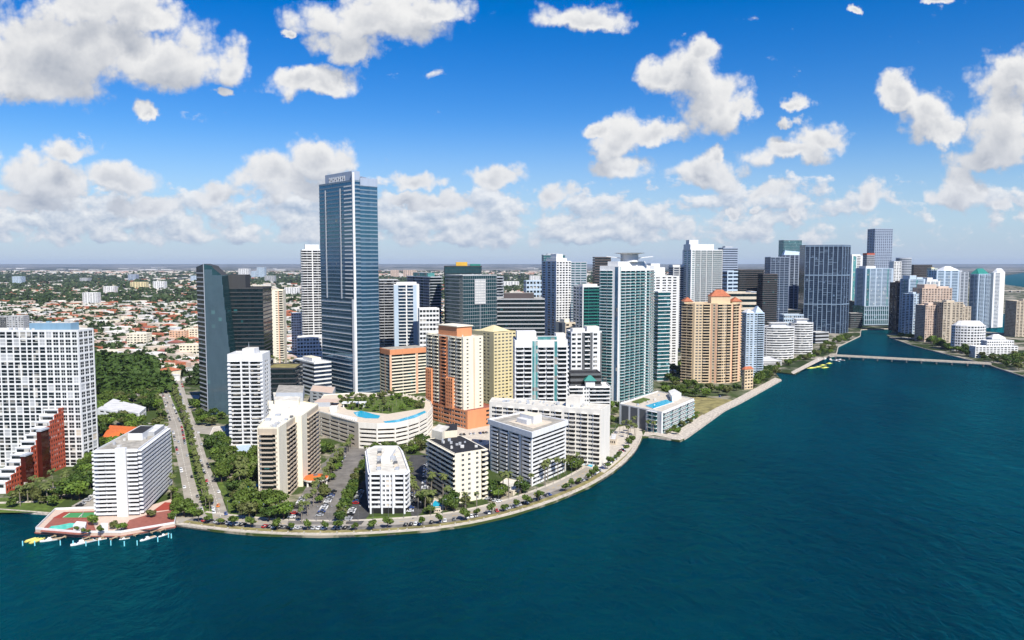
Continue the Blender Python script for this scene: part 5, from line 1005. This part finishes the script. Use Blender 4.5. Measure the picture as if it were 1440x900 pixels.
def car(loc, rz, colr, where, group):
    lb = '%s car %s' % ({'silver': 'silver grey', 'grey': 'dark grey'}.get(colr, colr), where)
    if colr not in PROTO:
        o = car_proto(colr); PROTO[colr] = o; o.location = (*loc, .05); o.rotation_euler = (0, 0, rz); o['label'] = lb; o['group'] = group+', '+colr
    else: copy_tree(PROTO[colr], loc=(*loc, .05), rz=rz, label=lb, group=group+', '+colr)
bay = resample(O_l(9.2), 2.9); r_ = random.Random(11); nc = 0
for i in range(4, len(bay)-3):
    if r_.random() < .30 or (i//9) % 5 == 4: continue
    t = np.array(bay[i+1])-np.array(bay[i-1]); a = math.atan2(t[1], t[0]); car(bay[i], a+R(70), r_.choice(ORDER), 'nosed in along the bay front promenade', 'cars parked along the promenade')
def along_line(l, r, f, step, skip, where, group, turn=0.0, jitter=.0, seed=1):
    rr = random.Random(seed); c = resample([tuple(np.array(p)*(1-f)+np.array(q)*f) for p, q in zip(l, r)], step)
    for i in range(1, len(c)-1):
        if rr.random() < skip or c[i][1] > 900: continue
        t = np.array(c[i+1])-np.array(c[i-1]); car((c[i][0]+rr.uniform(-jitter, jitter), c[i][1]), math.atan2(t[1], t[0])+turn, rr.choice(ORDER), where, group)
along_line(BLl, BLr, .86, 6.2, .62, 'parked on the median side of the near carriageway', 'cars at the near carriageway', seed=2); along_line(BLl, BLr, .14, 7, .78, 'parked on the outer kerb of the near carriageway', 'cars at the near outer kerb', seed=3)
along_line(BLl, BLr, .40, 26, .6, 'driving on the near carriageway', 'cars driving the boulevard', seed=4); along_line(BRl, BRr, .12, 6.5, .68, 'parked on the median side of the far carriageway', 'cars at the far carriageway', seed=5); along_line(BRl, BRr, .86, 8, .78, 'parked on the outer kerb of the far carriageway', 'cars at the far outer kerb', seed=6)
car(g(307, 712), R(105), 'orange', 'driving alone at the bay end of the boulevard', 'orange taxi')
def lot(x0, y0, x1, y1, step, turn, skip, where, group, seed):
    a, c = g(x0, y0), g(x1, y1); rr = random.Random(seed); L = math.dist(a, c); n = int(L/step); th = math.atan2(c[1]-a[1], c[0]-a[0])+turn
    for i in range(n+1):
        if rr.random() < skip: continue
        car((a[0]+(c[0]-a[0])*i/n, a[1]+(c[1]-a[1])*i/n), th, rr.choice(ORDER), where, group)
lot(448,728,470,690,2.9,R(90),.3,'parked by the inner tree row of the asphalt car park','cars by the inner tree row',21); lot(410,728,432,690,3.0,R(90),.6,'parked beside the base of the cream slab','cars by the cream slab',22); lot(470,662,484,640,2.9,R(90),.35,'parked at the inland end of the asphalt car park','cars at the inland end',23)
lot(489,732,508,690,2.8,R(80),.2,'parked in the shade of the small white block','cars in the dark car park',24); lot(576,722,580,690,2.8,R(90),.4,'parked along the side of the small white block','cars by the small white block',25); lot(596,700,600,655,2.9,R(90),.5,'parked beside the black roofed block','cars by the black roofed block',26)
lot(648,612,684,609,2.8,R(90),.25,'parked behind the black roofed block','cars behind the black roofed block',27); lot(655,622,686,620,2.8,R(90),.4,'parked in the second row behind the black roofed block','cars in the second row',28); lot(112,712,134,696,2.8,R(85),.4,'parked beside the white balcony block','cars by the balcony block',29)
lot(686,702,702,706,2.9,R(90),.3,'parked below the club deck near the cornice block','cars by the deck house',30); lot(884,600,896,604,3,R(90),.2,'parked at the rounded promenade corner','cars at the promenade corner',31); lot(1000,557,1034,560,3.2,R(90),.4,'parked at the foot of the golden tower','cars by the golden tower',32)
# street lamps
lm = root('street_lamp', (0, 0, 0), 'tall thin street lamp beside the bay front road', 'street lamp', 'street lamps of the bay road'); b = MB(); b.tube([(0, 0, 0), (0, 0, 8.5)], [.12, .07], 6); put('pole', b.mesh('pole', 'dark_grey'), lm); b = MB(); b.tube([(0, 0, 8.45), (1.6, 0, 8.75)], [.05, .04], 5); put('arm', b.mesh('arm', 'dark_grey'), lm); b = MB(); b.box(1.4, 2.2, -.16, .16, 8.68, 8.84); put('lamp_head', b.mesh('lamp_head', 'steel'), lm)
for i, p in enumerate(resample(O_l(21.2), 26)[1:]):
    if i == 0: lm.location = (*p, .1)
    else: copy_tree(lm, loc=(*p, .1), rz=-1.2+i*.05)
pb = MB(); pb.box(-.3, .3, -.3, .3, 0, 1.0); pb.box(-.38, .38, -.38, .38, 1.0, 1.15); pb = pb.mesh('seawall_post', 'pavement')
for p in resample(O_l(.0), 6.2): tag(put('seawall_post', pb, None, (*p, .6)), 'short pale stone post of the low seawall along the promenade', 'post', 'posts on the seawall')
# ------------------------------------------------------------------ trees
def crown_mesh(seed, rad, h0, h1, n, size, m, lob=7, flat=.75, droop=0):
    r = np.random.default_rng(seed); c = np.zeros((n, 3)); hw = (h1-h0)/2; lb = []
    for i in range(lob):
        a = 2*math.pi*i/lob+r.uniform(-.4, .4); q = r.uniform(.25, .62) if i else 0; lb.append((math.cos(a)*rad*q, math.sin(a)*rad*q, h0+hw*r.uniform(.7, 1.45), rad*r.uniform(.38, .6)))
    lb = np.array(lb); k = r.integers(0, lob, n); d = r.normal(size=(n, 3)); d /= np.linalg.norm(d, axis=1, keepdims=True); d *= (r.uniform(.55, 1.05, (n, 1)))
    c = lb[k, :3]+d*lb[k, 3:4]*np.array([1, 1, flat]); c[:, 2] = np.clip(c[:, 2], h0*.9, h1)
    u = r.normal(size=(n, 3)); u /= np.linalg.norm(u, axis=1, keepdims=True); v = np.cross(u, d+r.normal(size=(n, 3))*.4); v /= np.linalg.norm(v, axis=1, keepdims=True)+1e-9
    s = size*r.uniform(.6, 1.35, (n, 1)); q = np.stack([c-u*s-v*s*.7, c+u*s*.8-v*s*.7, c+u*s+v*s*.7, c-u*s*.8+v*s*.7], 1)
    b = MB(); b.quads(q); return b.mesh('crown', m)
def trunk_mesh(seed, h, r0, spread):
    r = random.Random(seed); b = MB(); b.tube([(0, 0, -.2), (.1, 0, h*.5), (.15, .1, h)], [r0, r0*.75, r0*.5], 6)
    for i in range(5): a = i*1.26+r.uniform(-.3, .3); b.tube([(.1, 0, h*r.uniform(.6, .95)), (math.cos(a)*spread*.5, math.sin(a)*spread*.5, h*1.25), (math.cos(a)*spread, math.sin(a)*spread, h*1.5)], [r0*.45, r0*.3, r0*.12], 4)
    return b.mesh('trunk', 'tree_bark')
def palm_mesh(seed):
    r = random.Random(seed); h = r.uniform(8, 11); bend = r.uniform(-.8, .8); b = MB(); b.tube([(0, 0, -.2), (bend*.3, 0, h*.5), (bend, .2, h)], [.26, .19, .15], 6); t = b.mesh('trunk', 'palm_bark'); b = MB()
    for i in range(20):
        a = i*2.4+r.uniform(-.2, .2); el = r.uniform(-.25, 1.0); L = r.uniform(2.6, 3.4); p = Vector((bend, .2, h)); side = Vector((-math.sin(a), math.cos(a), 0)); pr = None
        for s in range(6):
            w_ = (.14, .5, .62, .55, .36, .05)[s]; q = [p-side*w_-Vector((0, 0, w_*.55)), p, p+side*w_-Vector((0, 0, w_*.55))]
            if pr: b.quads([[pr[0], pr[1], q[1], q[0]], [pr[1], pr[2], q[2], q[1]]])
            pr = q; p = p+Vector((math.cos(a)*math.cos(el), math.sin(a)*math.cos(el), math.sin(el)))*L/5; el -= .42
    return t, b.mesh('fronds', 'leaf_palm')
TV = {'broad': [(trunk_mesh(i, 3.2, .34, 2.4), crown_mesh(i, 5.2, 2.4, 9.5, 620, .62, ['leaf_dark', 'leaf_mid', 'leaf_olive', 'leaf_dark', 'leaf_bright', 'leaf_mid'][i], 6+i % 4)) for i in range(6)],
      'clip': [(trunk_mesh(20+i, 2.4, .14, .7), crown_mesh(20+i, 2.3, 1.9, 5.0, 300, .36, 'leaf_mid', 5, .8)) for i in range(3)],
      'small': [(trunk_mesh(40+i, 1.6, .2, 1.3), crown_mesh(40+i, 3.0, .9, 5.6, 380, .48, ['leaf_mid', 'leaf_bright', 'leaf_olive'][i], 6)) for i in range(3)],
      'palm': [palm_mesh(60+i) for i in range(5)]}
NAMES = {'broad': 'broadleaf_tree', 'clip': 'clipped_tree', 'small': 'small_tree', 'palm': 'palm_tree'}; COUNT = {}
tr_ = random.Random(5)
def tree(kind, p, label, group, s=1.0, z=0.0):
    t, c = tr_.choice(TV[kind]); COUNT[kind] = COUNT.get(kind, 0)+1
    r = root(NAMES[kind], (p[0], p[1], z), label, 'palm' if kind == 'palm' else 'tree', group, tr_.uniform(0, 6.28)); r.scale = (s*tr_.uniform(.9, 1.12), s*tr_.uniform(.9, 1.12), s*tr_.uniform(.85, 1.15)); put('trunk', t, r); put('crown' if kind != 'palm' else 'fronds', c, r)
def free(p, pad=0):
    return not any(inside(p, f) for f in FP) and not any(inside(p, f) for f in KEEP)
def fill(kind, P, n, label, group, s=1.0, gap=4.0, z=0.0, force=False):
    poly = gp(P, z); xs_, ys_ = [p[0] for p in poly], [p[1] for p in poly]; got = []
    for _ in range(n*40):
        if len(got) >= n: break
        p = (tr_.uniform(min(xs_), max(xs_)), tr_.uniform(min(ys_), max(ys_)))
        if inside(p, poly) and (force or free(p)) and all(math.dist(p, q) > gap for q in got): got.append(p); tree(kind, p, label, group, s*tr_.uniform(.8, 1.2), z)
def line(kind, pts, step, label, group, s=1.0, skip=.0, wob=.6, z=0.0):
    for p in resample(gp(pts, z), step):
        if tr_.random() >= skip: tree(kind, (p[0]+tr_.uniform(-wob, wob), p[1]+tr_.uniform(-wob, wob)), label, group, s, z)
for i, p in enumerate(resample(O_l(6.0), 6.3)[1:-1]):
    if tr_.random() > .18: tree('clip', (p[0]+tr_.uniform(-1.2, 1.2), p[1]+tr_.uniform(-.8, .8)), 'small round clipped tree in the row along the bay front parking strip', 'clipped trees along the promenade', tr_.uniform(.8, 1.4))
mid = [tuple((np.array(a)+np.array(c))/2) for a, c in zip(BLr, BRl)]
for p in resample(mid, 5.5)[2:]:
    if p[1] < 1000: tree('palm' if tr_.random() < .8 else 'small', (p[0]+tr_.uniform(-1.5, 1.5), p[1]), 'plant in the planted median of the boulevard', 'median planting of the boulevard', .95)
for p in resample(offset_line(BLl, 6), 6.5)[2:]:
    if p[1] < 800 and free(p): tree('palm' if tr_.random() < .55 else 'small', (p[0]+tr_.uniform(-2, 2), p[1]), 'plant in the row beside the outer pavement of the boulevard', 'kerb planting left of the boulevard', .95)
fill('broad', [(296,625),(322,640),(362,650),(362,725),(340,726),(312,680)], 46, 'dense dark tree between the boulevard and the cream slab', 'trees beside the cream slab', .95, 4.5)
fill('broad', [(330,700),(400,714),(402,734),(345,732)], 12, 'full round tree at the seaward foot of the cream slab', 'trees at the foot of the cream slab', .95, 5, force=True)
fill('palm', [(318,655),(362,665),(362,722),(340,720)], 12, 'palm rising from the dark trees beside the cream slab', 'palms beside the cream slab', 1.1, 5)
fill('broad', [(80,700),(100,672),(136,650),(140,672),(118,700),(96,712)], 16, 'dense dark tree between the red stepped wing and the balcony block', 'trees by the red stepped wing', .95, 5)
fill('palm', [(22,712),(30,690),(70,692),(96,680),(84,704),(60,712)], 12, 'palm on the lawn before the red stepped wing', 'palms before the red wing', 1.1, 5)
fill('small', [(-5,718),(20,696),(86,700),(80,714)], 12, 'bushy tree on the lawn before the red stepped wing', 'bushes before the red wing', 1.2, 4)
fill('broad', [(252,735),(262,715),(276,724),(286,736),(262,738)], 6, 'round tree at the corner where boulevard meets the bay road', 'corner trees at the boulevard', .8, 4)
fill('broad', [(300,560),(318,600),(318,640),(300,615),(284,600),(270,575)], 22, 'tree between the boulevard and the dark glass towers', 'trees by the dark glass towers', .9, 5)
fill('broad', [(138,560),(222,556),(236,595),(238,620),(196,640),(140,655)], 60, 'dark tree of the leafy block behind the white balcony block', 'trees of the leafy block', 1.0, 5.5)
line('palm', [(424,735),(446,700),(470,660),(496,628)], 5.5, 'palm in the left tree row of the asphalt car park', 'left palm row of the car park', .95, .1, 1.2); line('broad', [(478,735),(492,700),(506,672),(520,650)], 6, 'tree in the dense hedge row left of the small white block', 'hedge row of the small white block', .72, .0, 1)
fill('small', [(440,690),(478,640),(484,644),(450,712)], 16, 'small tree on the planted strip of the asphalt car park', 'strip trees of the car park', 1, 3.5, force=True)
line('palm', [(574,665),(580,700),(592,716)], 6, 'palm beside the small white block', 'palms by the small white block', 1.0, .0, 1.5); fill('broad', [(592,700),(640,712),(700,716),(716,716),(712,722),(640,733),(600,728)], 20, 'round tree in front of the black roofed block', 'trees before the black roofed block', .8, 4.5)
fill('palm', [(592,690),(640,705),(690,712),(640,730),(598,728)], 9, 'palm in front of the black roofed block', 'palms before the black roofed block', 1.1, 5)
fill('broad', [(684,690),(748,692),(800,672),(806,690),(742,712),(700,722)], 28, 'round tree in front of the cornice block', 'trees before the cornice block', .85, 4.5); fill('palm', [(700,690),(800,670),(806,684),(720,712)], 10, 'palm in front of the cornice block', 'palms before the cornice block', 1.25, 6)
fill('broad', [(800,655),(850,640),(862,620),(880,600),(872,590),(890,600),(886,625),(856,660),(812,690)], 26, 'tree between the long slab and the curving road', 'trees by the curving road', .85, 4.5); fill('palm', [(790,664),(846,640),(870,600),(905,590),(880,630),(810,676)], 20, 'palm between the long slab and the curving road', 'palms by the curving road', 1.1, 5)
fill('palm', [(868,610),(900,600),(926,612),(915,608),(880,618)], 10, 'palm along the side of the low glass block', 'palms by the low glass block', 1.0, 4, force=True); fill('small', [(936,610),(980,582),(984,588),(950,612)], 14, 'small tree on the promenade side of the low glass block', 'promenade trees of the low glass block', .8, 4, force=True)
fill('broad', [(930,545),(962,540),(1000,548),(1040,548),(1040,556),(980,560),(930,560)], 26, 'tree at the foot of the golden tower', 'trees by the golden tower', .9, 5); fill('broad', [(1046,553),(1094,528),(1086,518),(1068,530),(1060,545)], 26, 'tree on the seawall beside the blue gabled tower', 'trees on the seawall', .9, 5.5)
fill('palm', [(500,640),(600,636),(640,640),(600,648),(520,648)], 10, 'palm behind the small white block near the drum garage', 'palms by the drum garage', 1, 5); fill('broad', [(500,633),(560,630),(606,618),(640,630),(600,640),(520,643)], 18, 'tree at the foot of the drum garage', 'trees by the drum garage', .7, 5); fill('broad', [(441,625),(500,645),(470,640),(440,640)], 8, 'tree below the straight wing of the drum garage', 'trees by the straight garage wing', .7, 4)
fill('palm', [(474,562),(560,556),(598,566),(594,574),(545,581),(490,577)], 44, 'palm in the roof garden of the drum garage', 'roof garden palms', .62, 3, I_.z1+.3, True); fill('small', [(470,561),(560,555),(600,565),(596,575),(545,582),(488,578)], 46, 'bush in the roof garden of the drum garage', 'roof garden bushes', .9, 3, I_.z1+.3, True)
fill('broad', [(600,602),(655,624),(692,612),(690,598),(640,604)], 14, 'tree before the orange podium', 'trees before the orange podium', .6, 4); fill('broad', [(860,598),(874,560),(866,556),(850,590)], 8, 'tree between the faceted aqua tower and the low glass block', 'trees by the faceted aqua tower', .8, 5); fill('palm', [(605,600),(655,622),(690,610),(684,600)], 12, 'palm in front of the orange podium', 'palms by the orange podium', .85, 4); fill('palm', [(374,513),(414,513),(414,516),(374,517)], 12, 'palm on the black podium roof', 'palms on the black podium roof', .7, 4, 40, True)
fill('small', [(1090,521),(1130,509),(1156,500),(1150,497),(1118,508),(1092,514)], 26, 'tree by the rounded white condo blocks', 'trees by the rounded condo blocks', 1.3, 6); fill('small', [(1146,498),(1176,499),(1178,487),(1206,472),(1190,474),(1160,482)], 24, 'tree on the river bank by the navy block', 'river bank trees', 1.5, 7)
fill('broad', [(1262,476),(1300,483),(1342,497),(1400,513),(1440,525),(1440,505),(1360,490),(1300,478)], 60, 'tree along the island shore', 'island shore trees', 1.1, 8); fill('broad', [(940,520),(962,510),(962,535),(940,545)], 14, 'tree in the gap behind the faceted aqua tower', 'trees behind the aqua tower', 1, 6)
fill('small', [(160,742),(170,742),(172,748),(160,748)], 2, 'small round tree on the marina terrace', 'marina terrace trees', .8, 2, 1.5, True); tree('small', g(131, 742), 'bushy tree by the white clubhouse of the marina', None, 1.0, 1.5); tree('small', g(212, 731), 'tree in a planter on the red terrace', None, .9, 1.5); fill('clip', [(96,749),(112,752),(145,752),(145,749),(100,746)], 5, 'clipped bush along the front edge of the marina terrace', 'marina bushes', .7, 3, 1.4, True)
fill('small', [(220,720),(250,704),(254,712),(246,738)], 6, 'small tree beside the red ramp of the marina', 'trees by the red ramp', 1, 3, force=True)
# ------------------------------------------------------------------ suburbs
def house_protos():
    out = []
    for i, (wm, rm) in enumerate((('warm_white', 'red_tile'), ('white_paint', 'white_roof'), ('cream', 'pale_roof'), ('pink_beige', 'terracotta_deck'), ('white_paint', 'gravel_roof'), ('pale_cream', 'red_tile'))):
        w_, d_, h = (14, 10, 3.6) if i % 2 == 0 else (20, 13, 5.5); b = MB(); b.box(-w_/2, w_/2, -d_/2, d_/2, 0, h); 
        wall = b.mesh('wall', wm); b = MB(); b.box(-w_/4, -w_/4+2, -d_/2-.06, -d_/2+.05, .8, 2.4); win = b.mesh('window', 'dark_glass'); b = MB()
        if i in (0, 3, 5):
            x, y = w_/2+.6, d_/2+.6; r = x-y*.95; z = h+2.6; b.quads([[(-x, -y, h), (x, -y, h), (r, 0, z), (-r, 0, z)], [(x, y, h), (-x, y, h), (-r, 0, z), (r, 0, z)]]); b.tris([[(x, -y, h), (x, y, h), (r, 0, z)], [(-x, y, h), (-x, -y, h), (-r, 0, z)]])
        else: b.box(-w_/2-.3, w_/2+.3, -d_/2-.3, d_/2+.3, h+.002, h+.5)
        out.append((wall, b.mesh('roof', rm), win, ('cream walled house with a terracotta hipped roof', 'white house with a flat white roof', 'cream house with a flat pale roof', 'pink house with a reddish brown hipped roof', 'white house with a flat grey roof', 'pale cream house with a red hipped roof')[i]))
    return out
HP = house_protos(); hr = random.Random(3); spots = []; dens = rng.random((64, 64))
GRID = R(27)
def street(p, s=95.0, w_=9.0):                # the suburb's streets lie on a turned grid
    u, v = p[0]*math.cos(GRID)-p[1]*math.sin(GRID), p[0]*math.sin(GRID)+p[1]*math.cos(GRID)
    return (u % s) < w_ or (v % (s*1.9)) < w_
PARK = gp([(128,556),(130,506),(215,508),(238,540),(240,556)])
Y = 850.0
tries = 0
while len(spots) < 300 and tries < 20000:
    tries += 1; Y = 880+2100*hr.random()**1.15; x = hr.uniform(125, 460) if hr.random() < .8 else hr.uniform(0, 125); p = (col(x, Y, 0), Y)
    if (x < 125 and Y < 1200) or street(p) or not free(p) or inside(p, PARK): continue
    if any(abs(p[0]-q[0]) < 20 and abs(p[1]-q[1]) < 17 for q in spots): continue
    spots.append(p); k = hr.choices(range(6), (3, 4, 2, 1.5, 3, 2.5))[0]; wl_, rf, wn, lb = HP[k]
    r = root('suburb_house', (*p, 0), lb+' among the trees of the suburb', 'house', 'suburb houses, '+lb, -GRID+hr.choice((0, math.pi/2))+hr.uniform(-.05, .05)); r.scale = (hr.uniform(.85, 1.35),)*3; put('wall', wl_, r); put('roof', rf, r)
    if Y < 1300: put('window', wn, r)
# what lies beyond, too many and too small to count
N = 26000; Yb = 1000+12000*rng.random(N)**1.35; xb = rng.uniform(-40, 1250, N); hb = MB(); km = rng.choice(6, N, p=[.30, .2, .16, .14, .1, .1])
xw = (xb-720)/F*Yb; ok = (Yb > 1250) | (xb < 460); clump = np.sin(xw*.0021+1.3)*np.sin(Yb*.0012+.4)+.35*np.sin(xw*.006+Yb*.004)
ok &= (rng.random(N) < np.clip(np.where(Yb < 3000, .58, .74)+.5*clump, .12, 1)) & ~((Yb < 1500) & (xb > 450)) & ~((Yb > 5200) & (Yb < 7800) & (rng.random(N) < .86)) & ~((xb > 850) & (Yb < 2700))  # houses thinned in a far band to imitate a cloud shadow
ok &= np.array([not (Yb[i] < 3300 and (street((xw[i], Yb[i]), 95, 16) or inside((xw[i], Yb[i]), PARK) or (Yb[i] < 1400 and not free((xw[i], Yb[i]))) or any(abs(xw[i]-q[0]) < 19 and abs(Yb[i]-q[1]) < 16 for q in spots))) for i in range(N)])
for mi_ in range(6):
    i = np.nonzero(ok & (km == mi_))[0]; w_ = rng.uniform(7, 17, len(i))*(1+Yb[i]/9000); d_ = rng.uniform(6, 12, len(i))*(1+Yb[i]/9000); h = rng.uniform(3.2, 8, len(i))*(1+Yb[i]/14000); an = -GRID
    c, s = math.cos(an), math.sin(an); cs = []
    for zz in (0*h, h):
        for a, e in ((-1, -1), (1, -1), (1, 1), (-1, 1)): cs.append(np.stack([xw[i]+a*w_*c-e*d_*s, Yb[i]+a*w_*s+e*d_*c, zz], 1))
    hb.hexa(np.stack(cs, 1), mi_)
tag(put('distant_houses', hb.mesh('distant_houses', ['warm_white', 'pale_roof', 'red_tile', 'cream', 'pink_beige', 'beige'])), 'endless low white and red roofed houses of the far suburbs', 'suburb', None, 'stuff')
def leaf_cloud(name, label, P, size, hgt, n, m, cat='trees'):
    """many far crowns, each a loose clump of leaf faces, in one object"""
    k = len(P); s = np.repeat(size, n); c = np.repeat(P, n, 0); d = rng.normal(size=(k*n, 3)); d /= np.linalg.norm(d, axis=1, keepdims=True); d *= rng.uniform(.5, 1, (k*n, 1))
    q = np.stack([c[:, 0]+d[:, 0]*s, c[:, 1]+d[:, 1]*s, np.abs(d[:, 2]*np.repeat(hgt, n)*.55)+np.repeat(hgt, n)*.42], 1)
    u = rng.normal(size=(k*n, 3)); u /= np.linalg.norm(u, axis=1, keepdims=True); v = np.cross(u, d); v /= np.linalg.norm(v, axis=1, keepdims=True)+1e-9; e = (s*rng.uniform(.32, .6, k*n))[:, None]
    b = MB(); b.quads(np.stack([q-u*e-v*e*.8, q+u*e-v*e*.8, q+u*e+v*e*.8, q-u*e+v*e*.8], 1)); return tag(put(name, b.mesh(name, m)), label, cat, None, 'stuff')
def okp(p): return free(p)
pts = []
while len(pts) < 900:
    p = g(rng.uniform(125, 245), rng.uniform(503, 560))
    if inside(p, PARK) and free(p): pts.append(p)
leaf_cloud('woodland', 'dense dark green park wood behind the white grid tower', np.array(pts), rng.uniform(3.4, 6.5, len(pts)), rng.uniform(8, 14, len(pts)), 46, 'leaf_dark')
N = 7000; Yt = 860+2600*rng.random(N)**1.2; xt_ = rng.uniform(-60, 640, N); xw = (xt_-720)/F*Yt; keep = []
for i in range(N):
    p = (xw[i], Yt[i])
    if street(p, 95, 6) or (Yt[i] < 1300 and not free(p)) or any(abs(p[0]-q[0]) < 8 and abs(p[1]-q[1]) < 7 for q in spots): continue
    keep.append(i)
keep = np.array(keep); leaf_cloud('suburb_trees', 'countless green trees between the suburb houses', np.stack([xw[keep], Yt[keep]], 1), rng.uniform(3, 6.5, len(keep)), rng.uniform(6, 11, len(keep)), 16, 'leaf_far')
N = 17000; Yt = 2700+9000*rng.random(N)**1.4; xw = (rng.uniform(-60, 1240, N)-720)/F*Yt; cl = np.sin(xw*.0024+2)*np.sin(Yt*.0017)+.5*np.sin(xw*.0007-Yt*.0009); k = rng.random(N) < np.clip(.42+.6*cl+(Yt > 5200)*.4*(Yt < 8200), .12, 1); k &= ~((Yt > 8200) & (rng.random(N) < .3))  # trees thickened in a far band, standing in for a cloud shadow
leaf_cloud('far_trees', 'distant tree cover towards the horizon, thickened into a dark band that imitates a cloud shadow', np.stack([xw[k], Yt[k]], 1), rng.uniform(5, 10, k.sum())*(1+Yt[k]/6000), rng.uniform(8, 13, k.sum())*(1+Yt[k]/12000), 9, 'leaf_far')
# middling blocks that stand out over the suburb
MID = [('white balcony slab far out at the inland edge', 17, 30, 389, 401, 'pale_blue'), ('white and orange striped block in the suburb', 116, 137, 412, 429, 'white_paint'), ('white block beyond the striped one', 145, 161, 403, 415, 'white_paint'), ('long yellow block in the suburb', 183, 205, 397, 407, 'yellow_stucco'), ('white block with narrow bays in the suburb', 215, 231, 396, 408, 'white_paint'),
 ('lavender grey block in the tree belt that imitates a cloud shadow', 180, 191, 386, 394, 'blue_grey'), ('small pale block deep in the tree belt', 112, 124, 391, 397, 'grey_wall'), ('peach apartment block above the park wood', 178, 206, 470, 487, 'pale_cream'), ('salmon apartment block near the black blade tower', 238, 262, 466, 480, 'peach'), ('cream stepped apartment block near the black blade tower', 258, 281, 463, 479, 'cream'),
 ('long cream hall behind the park wood', 252, 280, 486, 502, 'cream'), ('twin white block inland left of the skyscraper', 335, 350, 378, 390, 'white_paint'), ('pale blue inland block left of the skyscraper', 353, 361, 381, 391, 'pale_blue'), ('pale blue slab inland beside it', 361, 372, 376, 391, 'pale_blue'), ('white stepped block between cream and white towers', 400, 420, 405, 417, 'white_paint'),
 ('pink block inland right of the skyscraper', 549, 560, 380, 391, 'pink_beige'), ('broader pink block inland right of the skyscraper', 567, 585, 380, 392, 'pink_beige'), ('pale block inland beside the pink ones', 585, 602, 383, 392, 'beige'), ('white hall inland near the banded office', 706, 730, 396, 404, 'white_paint'), ('white hospital like slab inland by the stepped tower', 745, 760, 388, 400, 'white_paint'),
 ('dark grey block behind the white grid tower', -6, 8, 447, 468, 'dark_grey'), ('second dark grey block behind the white grid tower', 9, 33, 445, 468, 'grey_wall'), ('grey block inland by the black office tower', 372, 386, 388, 398, 'grey_wall'), ('pale block at the inland edge by the blade tower', 268, 278, 388, 396, 'pale_blue')]
for lb, xa, xb_, yt, yb, wm in MID:
    Ym = yg(yb)
    far(lb, 'apartment block', xa-2, xa, xb_, yt, Ym, 4, max(3, int((zt(yt, Ym))/3.6)), ['W1 W1 S.2 W1 W1 S.2 W1 W1'], wm, wl=22*max(1, Ym/2200), name='apartment_block', sill=.32, head=.2, T=.5)
for i in range(46):                           # pale sheds on the skyline
    Ym = 9500+12000*hr.random(); x = hr.uniform(-30, 1100) if i > 16 else hr.uniform(0, 300); L = hr.uniform(60, 240); p = (col(x, Ym, 5), Ym); b = MB(); b.box(-L/2, L/2, -40, 40, 0, hr.uniform(9, 17)); r = root('white_shed', (*p, 0), 'long low white shed on the flat horizon', 'shed', 'sheds on the horizon'); put('wall', b.mesh('wall', 'white_roof'), r)

# ------------------------------------------------------------------ air
b = MB(); b.box(-30000, 30000, -300, 34000, -7, 262); hz = put('haze', b.mesh('haze', [])); tag(hz, 'faint blue haze lying over the city and bay', 'haze', None, 'stuff')
m = bpy.data.materials.new('haze'); m.use_nodes = True; m.node_tree.nodes.clear(); t = NT(m.node_tree); v = t.n('ShaderNodeVolumePrincipled'); v.inputs['Color'].default_value = (.62, .74, .95, 1); v.inputs['Density'].default_value = 1.9e-5; v.inputs['Anisotropy'].default_value = .0
o = t.n('ShaderNodeOutputMaterial'); t.put(o.inputs['Volume'], v.outputs[0]); hz.data.materials.append(m)
